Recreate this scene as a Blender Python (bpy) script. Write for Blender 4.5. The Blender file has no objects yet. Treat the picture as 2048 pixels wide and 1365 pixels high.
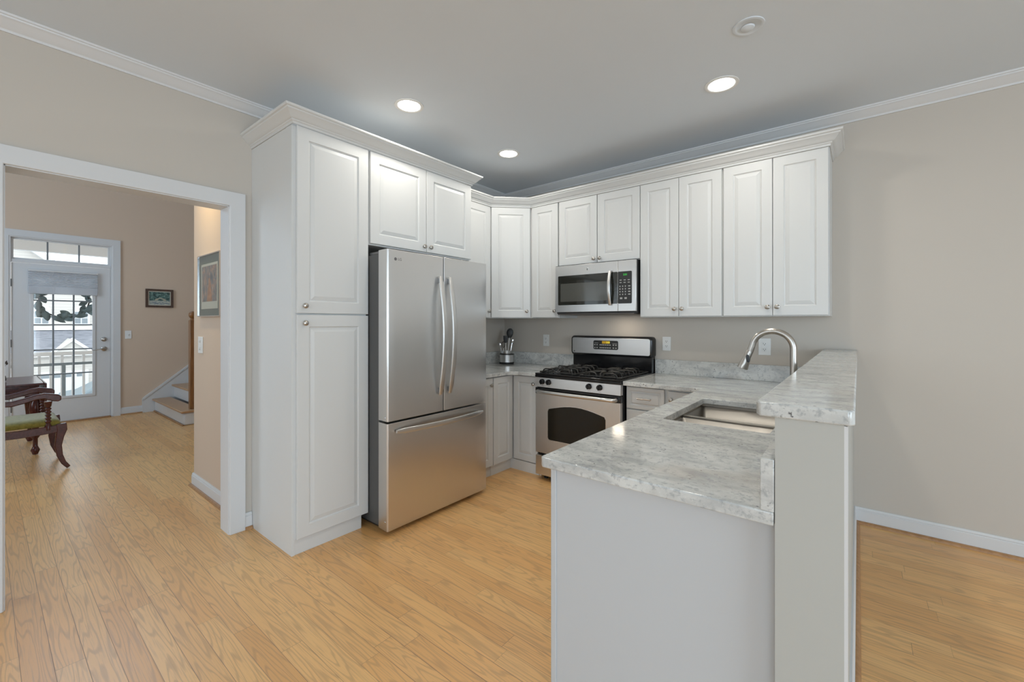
import bpy, bmesh, math, random
from mathutils import Vector, Matrix
random.seed(7)
D = bpy.data
SC = bpy.context.scene
COL = SC.collection
PI = math.pi
R = math.radians

# ------------------------------------------------------------------ camera
cam_d = D.cameras.new('camera')
cam_d.sensor_fit = 'HORIZONTAL'
cam_d.sensor_width = 36.0
cam_d.lens = 858.28 / 2048 * 36.0
cam_d.shift_y = -36.94 / 2048
cam_d.clip_start = 0.05
cam_d.clip_end = 300
cam = D.objects.new('camera', cam_d)
COL.objects.link(cam)
cam.location = (3.065, -3.665, 1.328)
cam.rotation_euler = (R(90), 0, R(38.9012))
SC.camera = cam

# ------------------------------------------------------------------ view, world, big lights
SC.view_settings.view_transform = 'Standard'
SC.view_settings.look = 'None'
SC.view_settings.exposure = 0.13
SC.view_settings.gamma = 1.0
SC.view_settings.use_curve_mapping = False

W = D.worlds.new('world')
SC.world = W
W.use_nodes = True
nt = W.node_tree
nt.nodes.clear()
wo = nt.nodes.new('ShaderNodeOutputWorld')
bg = nt.nodes.new('ShaderNodeBackground')
bg.inputs['Color'].default_value = (0.90, 0.955, 1.0, 1)
bg.inputs['Strength'].default_value = 2.3
nt.links.new(bg.outputs[0], wo.inputs[0])


def area(name, loc, rot, sx, sy, power, col=(1, 1, 1), shape='RECTANGLE', spread=180):
    l = D.lights.new(name, 'AREA')
    l.shape = shape
    l.size = sx
    if shape in ('RECTANGLE', 'ELLIPSE'):
        l.size_y = sy
    l.energy = power
    l.color = col
    l.spread = R(spread)
    o = D.objects.new(name, l)
    COL.objects.link(o)
    o.location = loc
    o.rotation_euler = rot
    return o


DAY_FILL = (0.58, 0.80, 1.0)
# added fill behind and beside the camera, standing in for unseen window daylight
area('rear_fill_light', (1.2, -7.93, 1.5), (R(90), 0, 0), 2.0, 1.5, 17, DAY_FILL)
area('rear_fill_light', (4.9, -7.93, 1.5), (R(90), 0, 0), 2.6, 1.5, 46, DAY_FILL)
area('side_fill_light', (7.93, -4.2, 1.3), (R(90), 0, R(90)), 3.4, 2.1, 105, DAY_FILL)
# added cool foyer fill, as if from tall windows out of view
area('foyer_fill_light', (-3.0, -5.93, 2.2), (R(90), 0, 0), 1.8, 2.4, 42, (0.48, 0.74, 1.0))
area('upper_fill_light', (-5.12, -3.3, 4.2), (R(90), 0, R(-90)), 3.0, 1.3, 60, (0.34, 0.64, 1.0))  # added cool fill high on the closed front wall, out of view

CEIL = 2.735

# ------------------------------------------------------------------ materials


def new_mat(name):
    m = D.materials.new(name)
    m.use_nodes = True
    n = m.node_tree
    b = n.nodes['Principled BSDF']
    return m, n, b


def N(n, t, **kw):
    x = n.nodes.new(t)
    for k, v in kw.items():
        if k in x.inputs:
            x.inputs[k].default_value = v
        else:
            setattr(x, k, v)
    return x


def L(n, a, b):
    n.links.new(a, b)


def ramp(n, fac, stops, interp='LINEAR'):
    r = n.nodes.new('ShaderNodeValToRGB')
    r.color_ramp.interpolation = interp
    e = r.color_ramp.elements
    while len(e) < len(stops):
        e.new(0.5)
    for i, (p, c) in enumerate(stops):
        e[i].position = p
        e[i].color = c if len(c) == 4 else (*c, 1)
    if fac is not None:
        L(n, fac, r.inputs['Fac'])
    return r


def mixc(n, fac, a, b, mode='MIX'):
    m = n.nodes.new('ShaderNodeMix')
    m.data_type = 'RGBA'
    m.blend_type = mode
    if hasattr(fac, 'links'):
        L(n, fac, m.inputs[0])
    else:
        m.inputs[0].default_value = fac
    for v, i in ((a, 6), (b, 7)):
        if hasattr(v, 'links'):
            L(n, v, m.inputs[i])
        else:
            m.inputs[i].default_value = v if len(v) == 4 else (*v, 1)
    return m.outputs[2]


def math_n(n, op, a, b=None, c=None):
    m = n.nodes.new('ShaderNodeMath')
    m.operation = op
    for i, v in enumerate((a, b, c)):
        if v is None:
            continue
        if hasattr(v, 'links'):
            L(n, v, m.inputs[i])
        else:
            m.inputs[i].default_value = v
    return m.outputs[0]


def coords(n, scale=(1, 1, 1), rot=(0, 0, 0)):
    g = n.nodes.new('ShaderNodeNewGeometry')
    m = n.nodes.new('ShaderNodeMapping')
    m.inputs['Scale'].default_value = scale
    m.inputs['Rotation'].default_value = rot
    L(n, g.outputs['Position'], m.inputs['Vector'])
    return m.outputs[0]


def noise(n, vec, scale, detail=4, rough=0.5, dist=0.0):
    x = n.nodes.new('ShaderNodeTexNoise')
    x.inputs['Scale'].default_value = scale
    x.inputs['Detail'].default_value = detail
    x.inputs['Roughness'].default_value = rough
    x.inputs['Distortion'].default_value = dist
    if vec is not None:
        L(n, vec, x.inputs['Vector'])
    return x.outputs['Fac']


def bump(n, b, h, strength=0.1, dist=0.01):
    x = n.nodes.new('ShaderNodeBump')
    x.inputs['Strength'].default_value = strength
    x.inputs['Distance'].default_value = dist
    L(n, h, x.inputs['Height'])
    L(n, x.outputs[0], b.inputs['Normal'])


def paint(name, col, rough=0.5, var=0.03, bscale=220, bs=0.05, spec=0.5):
    m, n, b = new_mat(name)
    v = coords(n)
    f = noise(n, v, 1.3, 3)
    c2 = tuple(max(0, x * (1 - var)) for x in col)
    L(n, mixc(n, f, c2, col), b.inputs['Base Color'])
    b.inputs['Roughness'].default_value = rough
    b.inputs['Specular IOR Level'].default_value = spec
    bump(n, b, noise(n, v, bscale, 2), bs, 0.001)
    return m


def solid(name, col, rough=0.5, metal=0.0, spec=0.5):
    m, n, b = new_mat(name)
    v = coords(n)
    f = noise(n, v, 35, 2)
    L(n, mixc(n, f, tuple(x * 0.94 for x in col), col), b.inputs['Base Color'])
    b.inputs['Roughness'].default_value = rough
    b.inputs['Metallic'].default_value = metal
    b.inputs['Specular IOR Level'].default_value = spec
    return m


M = {}
M['wall'] = paint('wall_paint_beige', (0.575, 0.525, 0.465), 0.75, 0.03, 160, 0.08, 0.3)
M['wall_foyer'] = paint('wall_paint_foyer', (0.66, 0.52, 0.40), 0.75, 0.03, 160, 0.08, 0.3)
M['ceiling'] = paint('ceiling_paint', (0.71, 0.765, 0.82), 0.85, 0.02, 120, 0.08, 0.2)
M['trim'] = paint('trim_paint_white', (0.68, 0.68, 0.68), 0.35, 0.02, 60, 0.02, 0.4)
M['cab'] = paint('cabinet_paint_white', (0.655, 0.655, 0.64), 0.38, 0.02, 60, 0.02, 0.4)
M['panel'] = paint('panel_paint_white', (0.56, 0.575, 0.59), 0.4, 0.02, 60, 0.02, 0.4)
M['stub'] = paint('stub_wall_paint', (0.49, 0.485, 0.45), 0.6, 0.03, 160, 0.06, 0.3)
M['plastic'] = solid('white_plastic', (0.82, 0.82, 0.80), 0.35)
M['slot'] = solid('outlet_slot_dark', (0.03, 0.03, 0.03), 0.6)
M['nickel'] = solid('brushed_nickel', (0.50, 0.47, 0.43), 0.28, 1.0)
M['black'] = solid('black_enamel', (0.010, 0.010, 0.011), 0.12)
M['blackm'] = solid('black_matte', (0.02, 0.02, 0.02), 0.45)
M['iron'] = solid('cast_iron_grate', (0.035, 0.033, 0.03), 0.35, 0.3)
M['dkglass'] = solid('dark_oven_glass', (0.014, 0.012, 0.008), 0.08, 0.0, 0.35)
M['mwglass'] = solid('microwave_glass', (0.022, 0.022, 0.018), 0.06, 0.0, 0.7)
M['grey'] = solid('fridge_side_grey', (0.10, 0.10, 0.098), 0.45, 0.2)
M['hinge'] = solid('grey_hinge', (0.20, 0.20, 0.20), 0.4, 0.6)
M['brown'] = solid('hood_grey', (0.10, 0.09, 0.08), 0.5, 0.3)
M['silver'] = solid('bright_silver', (0.75, 0.75, 0.76), 0.18, 1.0)


def steel(name, col, rough, vertical=False, aniso=0.6):
    m, n, b = new_mat(name)
    sc = (1400, 1400, 6) if vertical else (6, 6, 1400)
    v = coords(n, sc)
    f = noise(n, v, 1.0, 3, 0.6)
    v2 = coords(n, (1.2, 1.2, 1.2))
    L(n, mixc(n, noise(n, v2, 1.0, 2), tuple(x * 0.93 for x in col), col), b.inputs['Base Color'])
    b.inputs['Metallic'].default_value = 1.0
    r = math_n(n, 'MULTIPLY_ADD', f, 0.12, rough - 0.06)
    L(n, r, b.inputs['Roughness'])
    b.inputs['Anisotropic'].default_value = aniso
    tg = N(n, 'ShaderNodeTangent', direction_type='RADIAL', axis='Z')
    L(n, tg.outputs[0], b.inputs['Tangent'])
    bump(n, b, f, 0.06, 0.0005)
    return m


M['steel'] = steel('brushed_stainless', (0.70, 0.685, 0.665), 0.34)
M['steel_side'] = solid('stainless_door_side', (0.42, 0.42, 0.42), 0.35, 0.9)
M['sink'] = steel('sink_stainless', (0.38, 0.355, 0.32), 0.40, aniso=0.3)
M['handle'] = solid('handle_metal', (0.70, 0.69, 0.67), 0.33, 1.0)


def granite(name):
    m, n, b = new_mat(name)
    v = coords(n, (1, 1, 1), (0, 0, R(12)))
    st = coords(n, (2.6, 6.0, 5.0), (0, 0, R(20)))
    cloud = noise(n, st, 2.2, 6, 0.62, 0.5)
    base = ramp(n, cloud, [(0.30, (0.38, 0.39, 0.39)), (0.44, (0.54, 0.545, 0.53)),
                           (0.56, (0.66, 0.665, 0.64)), (0.75, (0.74, 0.74, 0.71))]).outputs[0]
    mid = noise(n, v, 60, 5, 0.65)
    base = mixc(n, ramp(n, mid, [(0.36, (0.7, 0.7, 0.7)), (0.48, (0, 0, 0))]).outputs[0], base, (0.33, 0.34, 0.35))
    fine = noise(n, v, 230, 3, 0.6)
    base = mixc(n, ramp(n, fine, [(0.62, (0, 0, 0)), (0.72, (0.5, 0.5, 0.5))]).outputs[0], base, (0.78, 0.78, 0.75))
    # dark flecks
    fl = noise(n, coords(n, (1, 1.6, 1), (0, 0, R(30))), 34, 4, 0.7, 0.6)
    zone = noise(n, v, 5, 2, 0.5)
    flm = math_n(n, 'MULTIPLY', ramp(n, fl, [(0.64, (0, 0, 0)), (0.70, (1, 1, 1))]).outputs[0],
                 ramp(n, zone, [(0.42, (0, 0, 0)), (0.62, (1, 1, 1))]).outputs[0])
    base = mixc(n, flm, base, (0.075, 0.075, 0.08))
    vo = N(n, 'ShaderNodeTexVoronoi', Scale=42.0)
    L(n, v, vo.inputs['Vector'])
    sp = ramp(n, vo.outputs['Distance'], [(0.10, (1, 1, 1)), (0.17, (0, 0, 0))]).outputs[0]
    spz = ramp(n, noise(n, v, 9, 2), [(0.56, (0, 0, 0)), (0.62, (1, 1, 1))]).outputs[0]
    base = mixc(n, math_n(n, 'MULTIPLY', sp, spz), base, (0.05, 0.048, 0.05))
    # warm rust spots
    rz = ramp(n, noise(n, v, 3.1, 3), [(0.60, (0, 0, 0)), (0.70, (0.35, 0.35, 0.35))]).outputs[0]
    base = mixc(n, rz, base, (0.46, 0.38, 0.30))
    L(n, base, b.inputs['Base Color'])
    b.inputs['Roughness'].default_value = 0.13
    b.inputs['Specular IOR Level'].default_value = 0.55
    return m


M['granite'] = granite('grey_white_granite')


def oak_floor():
    m, n, b = new_mat('oak_floor_planks')
    g = n.nodes.new('ShaderNodeNewGeometry')
    sep = n.nodes.new('ShaderNodeSeparateXYZ')
    L(n, g.outputs['Position'], sep.inputs[0])
    x, y = sep.outputs[0], sep.outputs[1]
    wd = 0.083
    yy = math_n(n, 'DIVIDE', y, wd)
    row = math_n(n, 'FLOOR', yy)
    fy = math_n(n, 'FRACT', yy)
    wn = N(n, 'ShaderNodeTexWhiteNoise', noise_dimensions='1D')
    L(n, row, wn.inputs['W'])
    rr = wn.outputs['Value']
    ln = math_n(n, 'MULTIPLY_ADD', rr, 0.55, 0.62)
    xx = math_n(n, 'ADD', math_n(n, 'DIVIDE', x, ln), math_n(n, 'MULTIPLY', rr, 37.7))
    col = math_n(n, 'FLOOR', xx)
    fx = math_n(n, 'FRACT', xx)
    cb = n.nodes.new('ShaderNodeCombineXYZ')
    L(n, row, cb.inputs[0])
    L(n, col, cb.inputs[1])
    w2 = N(n, 'ShaderNodeTexWhiteNoise', noise_dimensions='3D')
    L(n, cb.outputs[0], w2.inputs['Vector'])
    pid = w2.outputs['Value']
    # grain space: stretched along x, shifted per plank
    sh = n.nodes.new('ShaderNodeCombineXYZ')
    L(n, math_n(n, 'MULTIPLY', x, 0.75), sh.inputs[0])
    L(n, math_n(n, 'MULTIPLY', y, 9.0), sh.inputs[1])
    L(n, math_n(n, 'MULTIPLY', pid, 50.0), sh.inputs[2])
    warp = noise(n, sh.outputs[0], 1.1, 2, 0.5)
    # cathedral rings
    ring = math_n(n, 'SINE', math_n(n, 'MULTIPLY', warp, 110.0))
    ring = math_n(n, 'MULTIPLY_ADD', ring, 0.5, 0.5)
    fib = n.nodes.new('ShaderNodeCombineXYZ')
    L(n, math_n(n, 'MULTIPLY', x, 6.0), fib.inputs[0])
    L(n, math_n(n, 'MULTIPLY', y, 240.0), fib.inputs[1])
    L(n, math_n(n, 'MULTIPLY', pid, 50.0), fib.inputs[2])
    fibre = noise(n, fib.outputs[0], 1.0, 3, 0.6)
    c = ramp(n, pid, [(0.0, (0.71, 0.375, 0.130)), (0.35, (0.79, 0.435, 0.158)), (0.7, (0.83, 0.49, 0.19)), (1.0, (0.75, 0.41, 0.15))]).outputs[0]
    ringm = math_n(n, 'MULTIPLY', ramp(n, ring, [(0.0, (1, 1, 1)), (0.35, (0, 0, 0))]).outputs[0],
                   math_n(n, 'MULTIPLY_ADD', fibre, 0.75, 0.0))
    c = mixc(n, ringm, c, (0.36, 0.20, 0.095))
    c = mixc(n, ramp(n, fibre, [(0.30, (0.45, 0.45, 0.45)), (0.5, (0, 0, 0))]).outputs[0], c, (0.42, 0.25, 0.125))
    # seams
    e1 = math_n(n, 'MINIMUM', fy, math_n(n, 'SUBTRACT', 1.0, fy))
    e2 = math_n(n, 'MULTIPLY', math_n(n, 'MINIMUM', fx, math_n(n, 'SUBTRACT', 1.0, fx)), math_n(n, 'DIVIDE', ln, wd))
    s1 = ramp(n, e1, [(0.007, (1, 1, 1)), (0.016, (0, 0, 0))]).outputs[0]
    s2 = ramp(n, e2, [(0.006, (1, 1, 1)), (0.014, (0, 0, 0))]).outputs[0]
    wear = math_n(n, 'MULTIPLY_ADD', wn.outputs['Value'], 0.55, 0.35)
    seam = math_n(n, 'MULTIPLY', math_n(n, 'MAXIMUM', s1, math_n(n, 'MULTIPLY', s2, 0.8)), wear)
    c = mixc(n, seam, c, (0.10, 0.055, 0.03))
    L(n, c, b.inputs['Base Color'])
    L(n, math_n(n, 'MULTIPLY_ADD', fibre, 0.16, 0.26), b.inputs['Roughness'])
    b.inputs['Specular IOR Level'].default_value = 0.8
    h = math_n(n, 'SUBTRACT', math_n(n, 'MULTIPLY', fibre, 0.25), seam)
    bump(n, b, h, 0.25, 0.0012)
    return m


M['floor'] = oak_floor()


def wood(name, dark, light, rough=0.35, sc=(3, 40, 3), axis_rot=(0, 0, 0)):
    m, n, b = new_mat(name)
    v = coords(n, sc, axis_rot)
    f = noise(n, v, 1.5, 5, 0.6, 0.8)
    L(n, ramp(n, f, [(0.3, dark), (0.7, light)]).outputs[0], b.inputs['Base Color'])
    b.inputs['Roughness'].default_value = rough
    bump(n, b, f, 0.05, 0.001)
    return m


M['tread'] = wood('oak_tread', (0.40, 0.22, 0.10), (0.56, 0.34, 0.18), 0.3, (40, 3, 3))
M['qround'] = wood('oak_quarter_round', (0.30, 0.15, 0.06), (0.46, 0.25, 0.11), 0.4, (20, 20, 20))
M['newel'] = wood('dark_oak_newel', (0.16, 0.065, 0.018), (0.30, 0.13, 0.035), 0.35, (40, 40, 3))
M['mahog'] = wood('mahogany', (0.055, 0.013, 0.010), (0.115, 0.028, 0.020), 0.22, (8, 30, 30))
M['frame'] = wood('picture_frame_wood', (0.05, 0.025, 0.014), (0.10, 0.05, 0.03), 0.35, (30, 30, 30))


def velvet():
    m, n, b = new_mat('olive_velvet')
    v = coords(n)
    f = noise(n, v, 40, 4, 0.6)
    L(n, ramp(n, f, [(0.3, (0.19, 0.15, 0.015)), (0.7, (0.34, 0.28, 0.045))]).outputs[0], b.inputs['Base Color'])
    b.inputs['Roughness'].default_value = 0.8
    b.inputs['Sheen Weight'].default_value = 0.5
    bump(n, b, noise(n, v, 300, 2), 0.2, 0.001)
    return m


M['velvet'] = velvet()


def emis(name, col, s):
    m, n, b = new_mat(name)
    b.inputs['Base Color'].default_value = (*[x * 0.2 for x in col], 1)
    b.inputs['Emission Color'].default_value = (*col, 1)
    b.inputs['Emission Strength'].default_value = s
    return m


M['lens'] = emis('lit_lens', (1.0, 0.97, 0.92), 9)
M['amber'] = emis('amber_display', (0.75, 0.45, 0.03), 0.35)
M['amber_digit'] = emis('amber_digit', (1.0, 0.95, 0.1), 0.9)
M['green'] = emis('green_display', (0.05, 1.0, 0.1), 0.7)
M['btn'] = solid('button_legend_grey', (0.42, 0.42, 0.40), 0.5)
M['mark'] = solid('etched_mark_grey', (0.16, 0.15, 0.15), 0.4)


def pane():
    m = D.materials.new('window_glass')
    m.use_nodes = True
    n = m.node_tree
    n.nodes.clear()
    o = n.nodes.new('ShaderNodeOutputMaterial')
    t = n.nodes.new('ShaderNodeBsdfTransparent')
    t.inputs['Color'].default_value = (0.95, 0.97, 0.97, 1)
    g = n.nodes.new('ShaderNodeBsdfGlossy')
    g.inputs['Roughness'].default_value = 0.02
    lw = n.nodes.new('ShaderNodeLayerWeight')
    lw.inputs['Blend'].default_value = 0.5
    fr = n.nodes.new('ShaderNodeMath')
    fr.operation = 'MULTIPLY_ADD'
    p5 = math_n(n, 'POWER', lw.outputs['Facing'], 5.0)
    L(n, p5, fr.inputs[0])
    fr.inputs[1].default_value = 0.85
    fr.inputs[2].default_value = 0.03
    mx = n.nodes.new('ShaderNodeMixShader')
    L(n, fr.outputs[0], mx.inputs[0])
    L(n, t.outputs[0], mx.inputs[1])
    L(n, g.outputs[0], mx.inputs[2])
    L(n, mx.outputs[0], o.inputs[0])
    return m


M['glass'] = pane()


def shade_mat():
    m, n, b = new_mat('cellular_shade_fabric')
    v = coords(n)
    L(n, mixc(n, noise(n, v, 200, 2), (0.70, 0.72, 0.76), (0.78, 0.80, 0.83)), b.inputs['Base Color'])
    b.inputs['Roughness'].default_value = 0.9
    b.inputs['Transmission Weight'].default_value = 0.0
    t = n.nodes.new('ShaderNodeBsdfTranslucent')
    t.inputs['Color'].default_value = (0.8, 0.82, 0.85, 1)
    mx = n.nodes.new('ShaderNodeMixShader')
    mx.inputs[0].default_value = 0.45
    L(n, b.outputs[0], mx.inputs[1])
    L(n, t.outputs[0], mx.inputs[2])
    L(n, mx.outputs[0], n.nodes['Material Output'].inputs[0])
    return m


M['shade'] = shade_mat()


def siding(name, col, gap=0.125):
    m, n, b = new_mat(name)
    g = n.nodes.new('ShaderNodeNewGeometry')
    sep = n.nodes.new('ShaderNodeSeparateXYZ')
    L(n, g.outputs['Position'], sep.inputs[0])
    f = math_n(n, 'FRACT', math_n(n, 'DIVIDE', sep.outputs[2], gap))
    c = mixc(n, ramp(n, f, [(0.0, (1, 1, 1)), (0.13, (0, 0, 0))]).outputs[0], col, tuple(x * 0.62 for x in col))
    L(n, c, b.inputs['Base Color'])
    b.inputs['Roughness'].default_value = 0.6
    return m


M['siding'] = siding('pale_lap_siding', (0.66, 0.63, 0.59))


def shingle():
    m, n, b = new_mat('grey_roof_shingle')
    v = coords(n, (1, 1.2, 9))
    f = noise(n, v, 2.5, 4, 0.7)
    L(n, ramp(n, f, [(0.3, (0.15, 0.16, 0.19)), (0.7, (0.32, 0.33, 0.37))]).outputs[0], b.inputs['Base Color'])
    b.inputs['Roughness'].default_value = 0.9
    return m


M['shingle'] = shingle()
M['extwhite'] = paint('exterior_white', (0.82, 0.83, 0.84), 0.5)
M['extgrey'] = paint('exterior_window_grey', (0.26, 0.30, 0.33), 0.3)
M['muntin'] = paint('shaded_grille', (0.20, 0.22, 0.235), 0.5)  # muntins greyed in colour to stand in for backlit shade
M['porchgrey'] = paint('porch_grey_metal', (0.20, 0.25, 0.28), 0.4)
M['concrete'] = paint('street_concrete', (0.52, 0.53, 0.54), 0.9, 0.1)
M['leaf'] = paint('magnolia_leaf', (0.34, 0.41, 0.40), 0.45, 0.4, 30, 0.1)
M['twig'] = solid('dark_twig', (0.07, 0.05, 0.035), 0.7)
M['mat_green'] = paint('green_mat_board', (0.10, 0.135, 0.125), 0.6)
M['mat_cream'] = paint('cream_mat_board', (0.68, 0.64, 0.54), 0.6)


def art(name, stops, sx, sz, scale):
    m, n, b = new_mat(name)
    v = coords(n, (sx, sx, sz))
    f = noise(n, v, scale, 5, 0.65, 0.6)
    L(n, ramp(n, f, stops).outputs[0], b.inputs['Base Color'])
    b.inputs['Roughness'].default_value = 0.5
    return m


M['art_scene'] = art('street_print', [(0.30, (0.03, 0.05, 0.09)), (0.42, (0.10, 0.12, 0.16)), (0.5, (0.22, 0.20, 0.20)),
                                       (0.58, (0.42, 0.20, 0.14)), (0.66, (0.45, 0.42, 0.38)), (0.8, (0.12, 0.2, 0.28))], 1.6, 1, 15)
M['art_orange'] = art('orange_figure', [(0.35, (0.28, 0.09, 0.04)), (0.6, (0.55, 0.24, 0.12))], 1, 1, 22)
M['art_green'] = art('painted_foliage', [(0.35, (0.012, 0.03, 0.028)), (0.5, (0.05, 0.11, 0.10)), (0.62, (0.22, 0.36, 0.32)), (0.75, (0.5, 0.6, 0.5))], 1, 1.6, 26)
M['art_stone'] = paint('painted_stone', (0.50, 0.47, 0.36), 0.6, 0.3)
M['art_water'] = art('painted_water', [(0.35, (0.10, 0.14, 0.22)), (0.5, (0.36, 0.40, 0.36)), (0.65, (0.6, 0.6, 0.48))], 1, 3, 30)

# ------------------------------------------------------------------ mesh helpers


class MB:
    def __init__(s):
        s.bm = bmesh.new()

    def face(s, pts):
        vs = [s.bm.verts.new(p) for p in pts]
        return s.bm.faces.new(vs)

    def box(s, x0, x1, y0, y1, z0, z1, rz=0, c=None):
        vs = []
        for z in (z0, z1):
            for x, y in ((x0, y0), (x1, y0), (x1, y1), (x0, y1)):
                if rz:
                    cx, cy = c or ((x0 + x1) / 2, (y0 + y1) / 2)
                    dx, dy = x - cx, y - cy
                    x, y = cx + dx * math.cos(rz) - dy * math.sin(rz), cy + dx * math.sin(rz) + dy * math.cos(rz)
                vs.append(s.bm.verts.new((x, y, z)))
        f = s.bm.faces.new
        f((vs[3], vs[2], vs[1], vs[0]))
        f((vs[4], vs[5], vs[6], vs[7]))
        for i in range(4):
            j = (i + 1) % 4
            f((vs[i], vs[j], vs[j + 4], vs[i + 4]))
        return s

    def loops(s, rings, close=True, cap0=True, cap1=True):
        """rings: lists of points of equal count, joined by quads"""
        vr = [[s.bm.verts.new(p) for p in r] for r in rings]
        k = len(vr[0])
        for a, b in zip(vr[:-1], vr[1:]):
            for i in range(k if close else k - 1):
                j = (i + 1) % k
                s.bm.faces.new((a[i], a[j], b[j], b[i]))
        if cap0:
            s.bm.faces.new(list(reversed(vr[0])))
        if cap1:
            s.bm.faces.new(vr[-1])
        return s

    def lathe(s, prof, origin, axis=(0, 0, 1), seg=24, sq=(1, 1)):
        ax = Vector(axis).normalized()
        u = ax.orthogonal().normalized()
        if abs(ax.z) > 0.99:
            u = Vector((1, 0, 0))
        w = ax.cross(u)
        o = Vector(origin)
        rings = []
        for r, h in prof:
            r = max(r, 1e-4)
            rings.append([o + ax * h + u * (r * sq[0] * math.cos(2 * PI * i / seg)) + w * (r * sq[1] * math.sin(2 * PI * i / seg)) for i in range(seg)])
        return s.loops(rings)

    def tube(s, pts, r, seg=12, closed=False, flat=1.0, up=None):
        pts = [Vector(p) for p in pts]
        k = len(pts)
        rs = r if isinstance(r, (list, tuple)) else [r] * k
        rings = []
        prev = None
        for i, p in enumerate(pts):
            if closed:
                t = (pts[(i + 1) % k] - pts[i - 1]).normalized()
            else:
                t = (pts[min(i + 1, k - 1)] - pts[max(i - 1, 0)]).normalized()
            if prev is None:
                u = Vector(up) if up else (Vector((0, 0, 1)) if abs(t.z) < 0.9 else Vector((1, 0, 0)))
            else:
                u = prev
            u = (u - t * u.dot(t)).normalized()
            prev = u
            w = t.cross(u)
            rings.append([p + u * (rs[i] * math.cos(2 * PI * j / seg)) + w * (rs[i] * flat * math.sin(2 * PI * j / seg)) for j in range(seg)])
        if closed:
            rings.append(rings[0])
            return s.loops(rings, cap0=False, cap1=False)
        return s.loops(rings)

    def prism(s, poly, a0, a1, axis='x'):
        """poly in the two other axes, swept from a0 to a1"""
        def P(a, q):
            return {'x': (a, q[0], q[1]), 'y': (q[0], a, q[1]), 'z': (q[0], q[1], a)}[axis]
        return s.loops([[P(a0, q) for q in poly], [P(a1, q) for q in poly]])

    def sweep(s, path, prof, z, side=1, closed=False):
        """mitred moulding: path of xy points, prof of (out, dz)"""
        k = len(path)
        P = [Vector(p) for p in path]
        rings = []
        for i in range(k):
            ds = []
            if i > 0 or closed:
                ds.append((P[i] - P[i - 1]).normalized())
            if i < k - 1 or closed:
                ds.append((P[(i + 1) % k] - P[i]).normalized())
            ns = [Vector((d.y, -d.x)) * side for d in ds]
            m = sum(ns, Vector((0, 0)))
            m.normalize()
            sc = 1 / max(0.2, m.dot(ns[0]))
            rings.append([(P[i].x + m.x * sc * o, P[i].y + m.y * sc * o, z + h) for o, h in prof])
        return s.loops(rings)

    def weld(s):
        bmesh.ops.remove_doubles(s.bm, verts=s.bm.verts, dist=1e-5)
        return s


ROOT = {}


def link(o, parent=None, loc=(0, 0, 0)):
    COL.objects.link(o)
    if parent is not None:
        o.parent = parent
        ROOT[o.name] = ROOT.get(parent.name, Vector((0, 0, 0)))
    return o


def ob(name, mb, mat, parent=None, bevel=0, seg=2, smooth=35, origin=None):
    bmesh.ops.recalc_face_normals(mb.bm, faces=mb.bm.faces)
    me = D.meshes.new(name)
    mb.bm.to_mesh(me)
    mb.bm.free()
    off = ROOT.get(parent.name, Vector((0, 0, 0))) if parent is not None else (Vector(origin) if origin else Vector((0, 0, 0)))
    if off.length > 0:
        me.transform(Matrix.Translation(-off))
    for mm in (mat if isinstance(mat, (list, tuple)) else [mat]):
        me.materials.append(M[mm] if isinstance(mm, str) else mm)
    if smooth:
        for p in me.polygons:
            p.use_smooth = True
        me.set_sharp_from_angle(angle=R(smooth))
    o = D.objects.new(name, me)
    if parent is None and origin:
        o.location = origin
    link(o, parent)
    if bevel:
        b = o.modifiers.new('bevel', 'BEVEL')
        b.width = bevel
        b.segments = seg
        b.limit_method = 'ANGLE'
        b.angle_limit = R(40)
        b.harden_normals = False
    return o


def tag(o, label=None, cat=None, group=None, kind=None):
    if label:
        o['label'] = label
    if cat:
        o['category'] = cat
    if group:
        o['group'] = group
    if kind:
        o['kind'] = kind
    return o


def thing(name, label, cat, loc=(0, 0, 0), group=None, kind=None):
    o = D.objects.new(name, None)
    o.empty_display_size = 0.1
    o.location = loc
    COL.objects.link(o)
    ROOT[o.name] = Vector(loc)
    return tag(o, label, cat, group, kind)


def struct(name, mb, mat, bevel=0, parent=None, label=None):
    o = ob(name, mb, mat, parent, bevel)
    if parent is None:
        o['kind'] = 'structure'
    return o


def copy_tree(o, parent=None):
    c = o.copy()
    COL.objects.link(c)
    if parent is not None:
        c.parent = parent
    for ch in list(o.children):
        copy_tree(ch, c)
    return c


def text_mesh(name, body, size, mat, loc, rot, parent, extrude=0.0006):
    cu = D.curves.new(name + '_c', 'FONT')
    cu.body = body
    cu.size = size
    cu.extrude = extrude
    cu.align_x = 'CENTER'
    cu.align_y = 'CENTER'
    tmp = D.objects.new('tmp', cu)
    me = D.meshes.new_from_object(tmp)
    D.objects.remove(tmp)
    from mathutils import Euler
    off = ROOT.get(parent.name, Vector((0, 0, 0)))
    me.transform(Matrix.Translation(Vector(loc) - off) @ Euler(rot).to_matrix().to_4x4())
    me.materials.clear()
    me.materials.append(M[mat])
    me.name = name
    o = D.objects.new(name, me)
    link(o, parent)
    return o


# ------------------------------------------------------------------ setting: shell
FX = -5.16   # front (street) wall
m = MB()
m.box(-5.3, 8.1, -8.1, 1.2, -0.12, 0.0)
struct('floor', m, 'floor')
m = MB()
m.box(-0.07, 8.1, -8.1, 0.12, CEIL, CEIL + 0.1)
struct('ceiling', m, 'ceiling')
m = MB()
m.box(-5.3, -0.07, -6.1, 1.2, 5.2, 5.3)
struct('ceiling_foyer', m, 'ceiling')

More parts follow.
